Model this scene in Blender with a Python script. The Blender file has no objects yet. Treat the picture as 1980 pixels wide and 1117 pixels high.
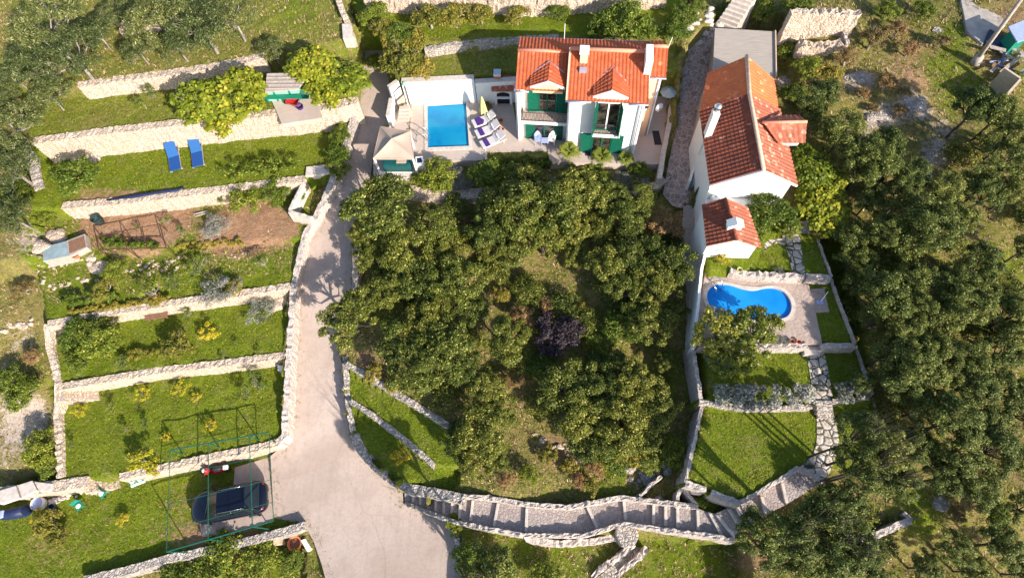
import bpy, bmesh, math, random
import numpy as np
from mathutils import Vector, Matrix
from mathutils.geometry import delaunay_2d_cdt

S = bpy.context.scene
COL = S.collection
R = math.radians
random.seed(7)
rng = np.random.default_rng(11)

# ------------------------------------------------------------------ camera
F = 1150.; CX, CY = 990., 558.5; NX, NY = 1040., 1090.; CH = 34.0
_d = np.array([NX - CX, -(NY - CY), -F]); _d /= np.linalg.norm(_d)
_Z = -_d; _Y = np.array([0, 1., 0]); _Y -= _Y.dot(_Z) * _Z; _Y /= np.linalg.norm(_Y); _X = np.cross(_Y, _Z)
CM = np.array([_X, _Y, _Z])
cd = bpy.data.cameras.new('camera'); cam = bpy.data.objects.new('camera', cd); COL.objects.link(cam)
cd.sensor_width = 36; cd.lens = F / 1980 * 36; cd.clip_end = 600; cd.clip_start = 0.5
cam.matrix_world = Matrix([[*CM[0], 0], [*CM[1], 0], [*CM[2], CH], [0, 0, 0, 1]])
S.camera = cam

# ------------------------------------------------------------------ light
SUN_EL = 27.0; SDX, SDY = 0.68, -0.733            # towards the sun, on the ground plane
W = bpy.data.worlds.new('World'); S.world = W; W.use_nodes = True
wn = W.node_tree.nodes; wl = W.node_tree.links; wn.clear()
sk = wn.new('ShaderNodeTexSky'); sk.sky_type = 'NISHITA'; sk.sun_disc = False
sk.sun_elevation = R(SUN_EL); sk.sun_rotation = math.atan2(SDX, SDY)
bg = wn.new('ShaderNodeBackground'); bg.inputs[1].default_value = 0.125
wo = wn.new('ShaderNodeOutputWorld'); wl.new(sk.outputs[0], bg.inputs[0]); wl.new(bg.outputs[0], wo.inputs[0])
sl = bpy.data.lights.new('sun', 'SUN'); so = bpy.data.objects.new('sun', sl); COL.objects.link(so)
sl.energy = 5.0; sl.angle = R(0.5); sl.color = (1.0, 0.90, 0.78)
_s = Vector((SDX, SDY, math.tan(R(SUN_EL)) * math.hypot(SDX, SDY)))
so.rotation_euler = _s.to_track_quat('Z', 'Y').to_euler()
S.view_settings.view_transform = 'Standard'; S.view_settings.look = 'None'
S.view_settings.exposure = 0.95; S.view_settings.gamma = 1

# ------------------------------------------------------------------ pixels of the survey photo -> ground
def ray(px, py):
    return CM @ np.array([(px - CX) / F, -(py - CY) / F, -1.])
def P(px, py, z=0.):
    r = ray(px, py); t = (z - CH) / r[2]
    return np.array([r[0] * t, r[1] * t, z])

def pin(x, y, poly):
    x = np.asarray(x, float); y = np.asarray(y, float); ins = np.zeros(x.shape, bool)
    n = len(poly); j = n - 1
    for i in range(n):
        xi, yi = poly[i][0], poly[i][1]; xj, yj = poly[j][0], poly[j][1]
        c = ((yi > y) != (yj > y)) & (x < (xj - xi) * (y - yi) / ((yj - yi) or 1e-9) + xi)
        ins ^= c; j = i
    return ins

BASE = [(0,1117,-1.2),(300,1117,-1.3),(560,1117,-.6),(0,1010,-.3),(60,850,.9),(60,700,1.8),(0,600,2.4),(0,400,4),(0,200,6.2),(0,0,8),(300,0,8),(600,0,8),
 (640,60,7.2),(700,40,6.4),(800,20,7.0),(1000,30,7.2),(1300,30,7.0),(1450,20,6.8),(1520,130,6.3),(1600,50,7.4),(1700,150,6.8),(1900,60,7.3),(1980,0,7.8),(1980,300,6.6),
 (1700,300,6),(1800,450,5.6),(1980,600,5.2),(1680,600,4.9),(1800,800,4.4),(1980,900,3.7),(1740,950,3.4),(1750,1117,2.0),(1980,1117,2.2),(1500,1090,2.2),
 (1300,1100,1.4),(1100,1100,1.0),(1000,1080,.8),(920,1080,.3),(700,760,1.9),(800,870,1.9),(1000,930,2.2),(1200,920,2.3),(1300,800,2.7),(1000,600,3.0),
 (1200,500,3.3),(720,400,3.6),(1000,390,3.6),(1290,400,3.8),(720,650,2.7),(1700,250,6.1),(1600,400,5.6)]
_b = np.array([P(*b) for b in BASE] + [[-90, 20, 6], [90, 20, 6], [-60, 70, 16], [0, 75, 17], [60, 70, 16], [-60, -30, -8], [0, -35, -9], [60, -30, -6]])
def base_z(x, y):
    x = np.asarray(x, float); y = np.asarray(y, float)
    num = np.zeros(x.shape); den = np.zeros(x.shape)
    for bx, by, bz in _b:
        w = 1 / (((x - bx) ** 2 + (y - by) ** 2 + .6) ** 1.5)
        num += w * bz; den += w
    return num / den

def knots(lst):
    ks = sorted((P(px, py, z)[1], z) for px, py, z in lst)
    a = [k[0] for k in ks]; b = [k[1] for k in ks]
    return lambda x, y: np.interp(y, a, b)
def flat(z):
    return lambda x, y: np.zeros(np.shape(x)) + z
road_z = knots([(610,1010,0),(610,900,.25),(620,700,1.4),(640,500,2.8),(680,350,3.8),(720,200,4.7),(720,80,5.4)])
lane_z = knots([(1410,50,6.3),(1340,200,5.1),(1310,360,4.2),(1330,500,3.8),(1335,700,3.2),(1345,780,2.8)])
grav_z = knots([(1000,1030,.9),(1180,1100,.4)])

def PF(px, py, zf):
    z = 3.0
    for _ in range(40):
        p = P(px, py, z); z = z * .4 + .6 * float(zf(p[0], p[1]))
    p[2] = z; return p
def world(poly, zf):
    if not callable(zf): zf = flat(zf)
    return [PF(a, b, zf) for a, b in poly]

ROAD = [(706,95),(700,170),(688,230),(672,300),(655,350),(618,420),(597,455),(585,500),(575,560),(569,640),(562,740),(556,830),(548,860),(522,882),(528,1000),(588,1012),
        (606,1045),(622,1090),(640,1160),(650,1290),(900,1290),(897,1117),(889,1060),(878,1010),(860,985),(780,972),(778,945),(745,915),(700,868),(682,838),(674,780),(667,700),(655,660),
        (690,600),(686,560),(684,480),(690,420),(700,370),(716,345),(722,300),(755,250),(764,200),(756,150),(742,95)]
LANE = [(1440,-40),(1380,45),(1330,95),(1316,140),(1306,250),(1290,330),(1282,375),(1300,398),(1318,402),(1336,392),(1345,350),(1370,200),(1385,120),(1384,52),(1425,45),(1470,-40)]
ZONES = [
 ('wild_low', [(0,1200),(600,1200),(590,1035),(560,1020),(170,1117)], -1.0),
 ('car_lawn', [(-60,1170),(160,1125),(330,1080),(430,1060),(590,1012),(600,980),(545,850),(-60,950)], 0.0),
 ('lawn1', [(112,940),(250,916),(400,882),(528,857),(552,842),(560,660),(100,740),(110,800)], 1.15),
 ('lawn2', [(108,748),(300,716),(552,687),(565,540),(90,610),(92,660),(105,720)], 2.15),
 ('beds_low', [(90,624),(200,606),(330,586),(560,552),(600,430),(60,480)], 3.1),
 ('beds', [(55,505),(180,500),(330,480),(440,470),(580,462),(600,430),(640,330),(60,380)], 3.5),
 ('lawn4', [(60,406),(130,399),(300,380),(470,360),(588,346),(640,338),(690,260),(690,180),(40,240)], 4.6),
 ('lawn5', [(40,270),(75,267),(300,242),(560,216),(690,197),(705,80),(130,120),(30,200)], 6.3),
 ('lawn6', [(-40,166),(150,163),(330,140),(505,108),(560,100),(700,72),(665,0),(655,-80),(-60,-80)], 7.3),
 ('rock_left', [(-60,520),(-60,250),(52,265),(70,370),(60,500)], 4.2),
 ('yard', [(724,345),(800,348),(960,362),(1270,362),(1285,300),(1300,130),(990,130),(790,130),(764,180),(755,250),(724,300)], 4.55),
 ('back_low', [(765,160),(1000,140),(1310,140),(1312,78),(1000,82),(820,94),(742,98)], 6.5),
 ('back_high', [(745,88),(820,88),(1000,78),(1310,72),(1330,-60),(660,-60),(700,70)], 7.1),
 ('garden_strip', [(800,375),(880,382),(960,368),(1270,372),(1275,318),(800,318)], 4.0),
 ('grass_l', [(674,842),(700,870),(745,915),(790,945),(880,958),(900,900),(870,830),(672,700)], 1.3),
 ('grass_l2', [(674,785),(760,835),(840,902),(900,900),(875,825),(668,700)], 1.9),
 ('grove_edge', [(668,712),(760,758),(870,828),(980,830),(900,640),(668,640)], 2.5),
 ('low_garden', [(890,1010),(1010,1020),(1200,1040),(1430,1050),(1430,1200),(900,1200)], .8),
 ('right_terr', [(1322,935),(1430,972),(1560,905),(1600,900),(1740,915),(1680,745),(1600,440),(1360,440),(1358,790)], 4.0),
 ('lawn_mid', [(1350,782),(1690,775),(1655,665),(1340,665)], 4.5),
 ('deck2', [(1348,665),(1655,668),(1608,535),(1370,508)], 5.05),
 ('up_lawn', [(1360,528),(1606,532),(1580,440),(1370,440)], 5.5),
 ('house2', [(1352,520),(1445,525),(1480,470),(1560,400),(1545,200),(1500,60),(1385,60),(1340,350)], 5.6),
]
X0, X1, Y0, Y1, DG = -44, 44, -8, 52, 0.2
gx = np.arange(X0, X1 + .01, DG); gy = np.arange(Y0, Y1 + .01, DG)
GX, GY = np.meshgrid(gx, gy)
GZ = base_z(GX, GY)
ZW = {}
for nm, poly, z in ZONES:
    zf = z if callable(z) else flat(z)
    wp = world(poly, zf); ZW[nm] = wp
    m = pin(GX, GY, wp); GZ[m] = zf(GX, GY)[m]
RW = world(ROAD, road_z); LW = world(LANE, lane_z)
m = pin(GX, GY, RW); GZ[m] = road_z(GX, GY)[m] - .06
m = pin(GX, GY, LW); GZ[m] = lane_z(GX, GY)[m] - .06
LSTRIP = [(1322,392),(1352,400),(1350,520),(1345,660),(1350,740),(1358,785),(1335,785),(1330,700),(1326,560),(1318,450)]
LSW = world(LSTRIP, lane_z)
m = pin(GX, GY, LSW); GZ[m] = lane_z(GX, GY)[m] - .06
# the pools are dug into the ground
POOL1 = [(826,204),(901,199),(907,283),(827,286)]
P1W = world(POOL1, 4.6)
POOL2 = [(1368,585),(1366,568),(1374,555),(1390,548),(1412,550),(1435,558),(1458,562),(1478,556),(1500,556),(1518,566),(1529,582),(1531,598),(1524,612),(1508,618),(1490,616),(1470,620),(1430,618),(1400,610),(1380,602)]
for _ in range(2): POOL2 = [q for i in range(len(POOL2)) for a, c in [(POOL2[i], POOL2[(i+1) % len(POOL2)])] for q in ((a[0]*.75+c[0]*.25, a[1]*.75+c[1]*.25), (a[0]*.25+c[0]*.75, a[1]*.25+c[1]*.75))]
P2W = world(POOL2, 5.1)
def grow(poly, d):
    c = np.mean(np.array(poly), axis=0); out = []
    for p in poly:
        v = np.array(p) - c; l = np.hypot(v[0], v[1]); out.append(c + v * (1 + d / l))
    return out
for pw in (P1W, P2W):
    m = pin(GX, GY, grow(pw, .2)); GZ[m] -= 1.8
SU = [(782,945),(829,950),(880,960),(955,967),(1015,978),(1100,984),(1200,965),(1262,972),(1350,982),(1380,994),(1402,983),(1432,975),(1470,956),(1510,930),(1550,905)]
SL = [(782,968),(829,986),(878,1004),(945,1018),(1012,1030),(1130,1031),(1205,1008),(1262,1016),(1352,1028),(1420,1044),(1432,1030),(1450,1012),(1480,995),(1520,975),(1592,930)]
SZ = [.1,.9,1.62,1.75,1.9,2.1,2.35,2.55,2.9,3.15,3.3,3.4,3.6,3.8,4.0]
for i in range(len(SU) - 1):
    z = SZ[i]; q = [P(SU[i][0], SU[i][1] - 4, z), P(SU[i+1][0], SU[i+1][1] - 4, z), P(SL[i+1][0], SL[i+1][1] + 3, z), P(SL[i][0], SL[i][1] + 3, z)]
    m = pin(GX, GY, q); GZ[m] = np.minimum(GZ[m], z - .4)
NZ = np.sin(GX * 1.7 + np.sin(GY * 1.1) * 2) * np.sin(GY * 1.3 + np.sin(GX * .9) * 2) * .05 + rng.normal(0, .012, GX.shape)
SM = np.zeros(GX.shape, bool)
for nm in ('yard', 'deck2', 'house2', 'up_lawn', 'lawn_mid', 'right_terr'): SM |= pin(GX, GY, ZW[nm])
PADW = world([(455,903),(523,883),(529,1006),(455,1027),(392,1038),(384,1002),(450,965)], 0.); SM |= pin(GX, GY, PADW)
SM |= pin(GX, GY, RW) | pin(GX, GY, LW) | pin(GX, GY, LSW)
GZ = np.where(SM, GZ, GZ + NZ)

def hz(x, y):
    x = np.asarray(x, float); y = np.asarray(y, float)
    fx = np.clip((x - X0) / DG, 0, len(gx) - 1.001); fy = np.clip((y - Y0) / DG, 0, len(gy) - 1.001)
    i = fx.astype(int); j = fy.astype(int); u = fx - i; v = fy - j
    return (GZ[j, i] * (1-u) * (1-v) + GZ[j, i+1] * u * (1-v) + GZ[j+1, i] * (1-u) * v + GZ[j+1, i+1] * u * v)
def G(px, py, h=0.):
    """ground point whose point h above it is seen at that pixel"""
    r = ray(px, py); zs = np.arange(14, -4, -.02); t = (zs - CH) / r[2]
    x = r[0] * t; y = r[1] * t; k = np.argmax(zs <= hz(x, y) + h)
    return np.array([x[k], y[k], zs[k] - h])
def scale_at(px, py, z):
    a = P(px, py, z); b = P(px + 10, py, z); return np.linalg.norm(a - b) / 10   # metres per pixel

# ------------------------------------------------------------------ node materials
MATS = {}
class NT:
    def __init__(s, name, rough=.8, spec=.3):
        s.m = bpy.data.materials.new(name); s.m.use_nodes = True; s.n = s.m.node_tree.nodes; s.l = s.m.node_tree.links
        s.b = s.n['Principled BSDF']; s.b.inputs['Roughness'].default_value = rough
        s.b.inputs['Specular IOR Level'].default_value = spec; MATS[name] = s.m
        s._pos = None
    def N(s, t, **k):
        n = s.n.new(t)
        for a, v in k.items():
            if a.startswith('i_'): n.inputs[int(a[2:])].default_value = v
            else: setattr(n, a, v)
        return n
    def L(s, a, b): s.l.new(a, b)
    def pos(s, obj=False):
        if s._pos is None:
            s._pos = s.N('ShaderNodeTexCoord').outputs['Object'] if obj else s.N('ShaderNodeNewGeometry').outputs['Position']
        return s._pos
    def noise(s, scale, detail=4, rough=.6, obj=False, dist=0, sc3=None):
        n = s.N('ShaderNodeTexNoise'); n.inputs['Scale'].default_value = scale; n.inputs['Detail'].default_value = detail
        n.inputs['Roughness'].default_value = rough; n.inputs['Distortion'].default_value = dist
        v = s.pos(obj)
        if sc3:
            mp = s.N('ShaderNodeMapping'); mp.inputs['Scale'].default_value = sc3; s.L(v, mp.inputs[0]); v = mp.outputs[0]
        s.L(v, n.inputs['Vector']); return n.outputs['Fac']
    def voro(s, scale, feature='F1', obj=False, rnd=1., out='Distance', warp=0):
        n = s.N('ShaderNodeTexVoronoi'); n.feature = feature; n.inputs['Scale'].default_value = scale
        n.inputs['Randomness'].default_value = rnd
        v = s.pos(obj)
        if warp:
            nn = s.N('ShaderNodeTexNoise'); nn.inputs['Scale'].default_value = scale * 1.3; s.L(v, nn.inputs['Vector'])
            vm = s.N('ShaderNodeVectorMath', operation='MULTIPLY_ADD'); s.L(nn.outputs['Color'], vm.inputs[0])
            vm.inputs[1].default_value = (warp, warp, warp); s.L(v, vm.inputs[2]); v = vm.outputs[0]
        s.L(v, n.inputs['Vector']); return n.outputs[out]
    def ramp(s, fac, stops, interp='LINEAR'):
        n = s.N('ShaderNodeValToRGB'); n.color_ramp.interpolation = interp; e = n.color_ramp.elements
        while len(e) < len(stops): e.new(.5)
        for k, (p, c) in enumerate(stops):
            e[k].position = p; e[k].color = (*c, 1) if len(c) == 3 else (c[0], c[0], c[0], 1)
        s.L(fac, n.inputs[0]); return n.outputs[0]
    def rmp(s, fac, a, b, lo=0., hi=1.):
        n = s.N('ShaderNodeMapRange', i_1=a, i_2=b, i_3=lo, i_4=hi); s.L(fac, n.inputs[0]); return n.outputs[0]
    def mix(s, f, a, b, mode='MIX'):
        n = s.N('ShaderNodeMix', data_type='RGBA', blend_type=mode)
        for k, v in ((0, f), (6, a), (7, b)):
            if hasattr(v, 'links') or isinstance(v, bpy.types.NodeSocket): s.L(v, n.inputs[k])
            elif isinstance(v, tuple): n.inputs[k].default_value = (*v, 1)
            else: n.inputs[k].default_value = v
        return n.outputs[2]
    def math(s, op, a, b=0.):
        n = s.N('ShaderNodeMath', operation=op)
        for k, v in ((0, a), (1, b)):
            if isinstance(v, bpy.types.NodeSocket): s.L(v, n.inputs[k])
            else: n.inputs[k].default_value = v
        return n.outputs[0]
    def bump(s, h, strength=.5, dist=.05, prev=None):
        n = s.N('ShaderNodeBump'); n.inputs['Strength'].default_value = strength; n.inputs['Distance'].default_value = dist
        s.L(h, n.inputs['Height'])
        if prev is not None: s.L(prev, n.inputs['Normal'])
        return n.outputs[0]
    def out(s, col=None, nor=None, rough=None):
        if isinstance(col, bpy.types.NodeSocket): s.L(col, s.b.inputs['Base Color'])
        elif col: s.b.inputs['Base Color'].default_value = (*col, 1)
        if nor is not None: s.L(nor, s.b.inputs['Normal'])
        if rough is not None: s.L(rough, s.b.inputs['Roughness'])
        return s.m

def simple(name, col, rough=.6, var=.15, sc=6, bump=0, metal=0, obj=True, spec=.3):
    t = NT(name, rough, spec); n = t.noise(sc, 4, .6, obj)
    c = t.ramp(n, [(.3, tuple(x * (1 - var) for x in col)), (.7, tuple(min(1, x * (1 + var)) for x in col))])
    t.b.inputs['Metallic'].default_value = metal
    return t.out(c, t.bump(n, bump, .02) if bump else None)

# ground: lush grass, dry grass, soil and rock mixed by a painted cover map
t = NT('ground', .95, .1)
at = t.N('ShaderNodeAttribute', attribute_name='cover'); sp = t.N('ShaderNodeSeparateColor'); t.L(at.outputs[0], sp.inputs[0])
n1 = t.noise(.45, 5, .65); n2 = t.noise(3.2, 6, .7); n3 = t.noise(14, 5, .75); n4 = t.noise(1.3, 4, .6, dist=.6)
lush = t.mix(t.rmp(n3, .36, .64), (.062, .098, .007), (.215, .275, .018))
lush = t.mix(t.rmp(n4, .45, .75, 0, .7), lush, (.20, .215, .018))
lush = t.mix(t.rmp(n1, .42, .62, 0, .45), lush, (.10, .17, .006))
lush = t.mix(t.rmp(n2, .54, .74, 0, .8), lush, (.30, .25, .085))
n5 = t.noise(.9, 6, .7); lush = t.mix(t.rmp(n5, .52, .70, 0, .6), lush, t.mix(t.rmp(n3, .35, .65), (.16, .135, .04), (.36, .31, .13)))
dry = t.mix(t.rmp(n3, .3, .7), (.14, .105, .035), (.42, .33, .14))
dry = t.mix(t.rmp(n2, .42, .62), dry, t.mix(t.rmp(n3, .3, .7), (.07, .095, .012), (.20, .22, .03)))
soil = t.mix(t.rmp(n3, .3, .7), (.20,.10,.05), (.46,.28,.17))
soil = t.mix(t.rmp(n2, .5, .75), soil, (.42, .31, .21))
vr = t.voro(2.6, 'DISTANCE_TO_EDGE', warp=.25)
rock = t.mix(t.rmp(n3, .25, .75), (.42, .33, .27), (.66, .56, .47))
rock = t.mix(t.rmp(vr, 0, .07, .4, 0), rock, (.16, .13, .08)); rock = t.mix(t.rmp(n2, .45, .7, 0, .6), rock, (.38, .30, .22))
def fac(sock, n, w=.35):
    return t.rmp(t.math('ADD', sock, t.math('MULTIPLY', t.math('SUBTRACT', n, .5), 1.6)), .5 - w / 2, .5 + w / 2)
c = t.mix(fac(sp.outputs[0], n2), dry, lush)
c = t.mix(fac(sp.outputs[1], n2), c, soil)
c = t.mix(fac(sp.outputs[2], n2, .2), c, rock)
bn = t.bump(n3, .9, .10); bn = t.bump(n2, .6, .25, bn)
t.out(c, bn)

# ground patches (pixel, radius px, kind, strength)
def paint():
    cov = np.zeros((*GX.shape, 3))
    for nm in ('car_lawn', 'lawn1', 'lawn2', 'beds_low', 'beds', 'lawn4', 'back_low', 'back_high', 'garden_strip', 'lawn_mid', 'right_terr', 'up_lawn', 'deck2', 'grass_l', 'grass_l2'):
        cov[pin(GX, GY, ZW[nm]), 0] = 1.0
    for nm, v in (('lawn5', .55), ('lawn6', .5), ('low_garden', .62), ('yard', .5), ('wild_low', .45)):
        cov[pin(GX, GY, ZW[nm]), 0] = v
    base0 = cov[..., 0] == 0
    cov[base0, 0] = .30
    blobs = [(0,740,90,2,.55),(0,780,80,1,.5),(40,620,110,1,.5),(50,650,50,2,.5),(20,900,110,2,.5),(70,800,50,2,.5),(30,560,60,2,.45),(60,1060,90,1,.35),(30,450,60,2,.5),(40,820,60,2,.45),(100,480,60,2,.55),(160,350,40,1,.5),
     (250,440,80,1,1.3),(330,430,50,1,.9),(490,435,90,1,1.3),(300,450,50,1,1),(420,450,60,1,.8),(185,430,60,1,.8),(560,440,40,1,.6),(360,400,40,1,.5),
     (130,690,35,1,.4),(290,690,60,0,.3),(20,40,70,1,.6),(60,140,60,1,.5),(230,40,50,1,.4),(350,120,80,1,.45),(250,210,90,1,.35),(170,240,60,1,.4),(570,30,60,0,.3),
     (140,1060,110,1,.35),(260,1010,90,1,.3),(250,850,60,0,.1),(420,830,90,1,.28),(360,960,60,1,.45),(520,1060,60,1,.3),(470,1000,60,1,.9),(505,920,45,1,.8),(400,1035,60,1,.8),(330,1045,50,1,.4),(560,1090,60,0,.4),
     (730,720,70,1,.6),(690,500,50,1,.6),(900,420,50,0,.35),(960,560,90,0,.1),(1010,590,80,1,.30),(1030,680,90,1,.35),(1120,880,80,1,.45),(1060,870,60,1,.55),(1180,910,80,0,.5),(1000,780,60,1,.5),(1290,720,60,0,.3),
     (1640,260,60,2,.6),(1650,160,50,2,.7),(1700,230,50,2,.8),(1770,205,60,2,.85),(1740,130,80,1,.6),(1830,250,40,2,.6),(1810,290,40,2,.8),(1800,90,50,1,.5),(1680,150,30,2,.5),(1640,160,60,1,.5),(1720,60,60,1,.2),(1800,320,50,2,.45),(1700,440,60,1,.4),(1780,170,50,1,.45),
     (1860,180,80,0,.5),(1820,110,60,0,.5),(1850,60,40,0,.5),(1940,520,60,0,.5),(1950,860,50,1,.7),(1880,980,60,1,.5),(1840,1020,60,2,.45),(1780,1000,50,0,.5),(1700,1070,50,1,.7),(1760,960,40,0,.4),
     (1960,30,90,1,.7),(1930,120,60,1,.7),(1340,1080,80,0,.4),(1480,1070,60,1,.6),(1420,1090,50,1,.4),(1440,880,90,1,.3),(1240,905,40,1,.8),(950,1060,70,1,.35),(1060,1040,70,0,.3),
     (1530,430,30,2,.4),(1600,30,60,1,.4),(1500,30,50,1,.3),(1450,10,40,2,.5),(600,20,60,1,.3),(120,20,60,1,.3),(880,600,90,1,.3),(700,690,30,1,.5),(760,760,60,0,.3),(200,475,50,0,.3)]
    for px, py, r, ch, v in blobs:
        p = G(px, py); rr = r * scale_at(px, py, p[2])
        w = np.exp(-((GX - p[0]) ** 2 + (GY - p[1]) ** 2) / (2 * (rr * .55) ** 2))
        cov[..., ch] += w * v
        if ch and v > .6: cov[..., 0] -= w * .3
    cov[..., 1:] += -.12
    return np.clip(cov, 0, 1.3)
COV = paint()

def setp(o, label=None, cat=None, group=None, kind=None):
    if label: o['label'] = label
    if cat: o['category'] = cat
    if group: o['group'] = group
    if kind: o['kind'] = kind
    return o
def mesh_np(name, V, Fc, mat, parent=None, smooth=False):
    me = bpy.data.meshes.new(name); V = np.asarray(V, np.float32); Fc = np.asarray(Fc, np.int32)
    me.vertices.add(len(V)); me.vertices.foreach_set('co', V.ravel())
    k = Fc.shape[1]; me.loops.add(Fc.size); me.loops.foreach_set('vertex_index', Fc.ravel())
    me.polygons.add(len(Fc)); me.polygons.foreach_set('loop_start', np.arange(0, Fc.size, k, dtype=np.int32))
    me.polygons.foreach_set('loop_total', np.full(len(Fc), k, np.int32))
    if smooth: me.polygons.foreach_set('use_smooth', np.ones(len(Fc), bool))
    me.update(calc_edges=True)
    if isinstance(mat, str): mat = MATS[mat]
    me.materials.append(mat)
    o = bpy.data.objects.new(name, me); COL.objects.link(o)
    if parent: o.parent = parent
    return o
# terrain sheet, fine in view and coarse far out
ext = np.array([1, 3, 7, 14, 26, 45, 75, 120, 180.])
ax = np.concatenate([X0 - ext[::-1], gx, X1 + ext]); ay = np.concatenate([Y0 - ext[::-1], gy, Y1 + ext])
AX, AY = np.meshgrid(ax, ay); AZ = base_z(AX, AY); AC = np.zeros((*AX.shape, 3)); AC[..., 0] = .35
AZ[9:-9, 9:-9] = GZ; AC[9:-9, 9:-9] = COV
V = np.stack([AX, AY, AZ], -1).reshape(-1, 3); w = len(ax); h = len(ay)
ii = (np.arange(h - 1)[:, None] * w + np.arange(w - 1)[None]).ravel()
ter = mesh_np('ground', V, np.stack([ii, ii + 1, ii + w + 1, ii + w], -1), 'ground', smooth=True); setp(ter, kind='structure')
ca = ter.data.color_attributes.new('cover', 'FLOAT_COLOR', 'POINT')
ca.data.foreach_set('color', np.concatenate([AC.reshape(-1, 3), np.ones((len(V), 1))], 1).astype(np.float32).ravel())

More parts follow.
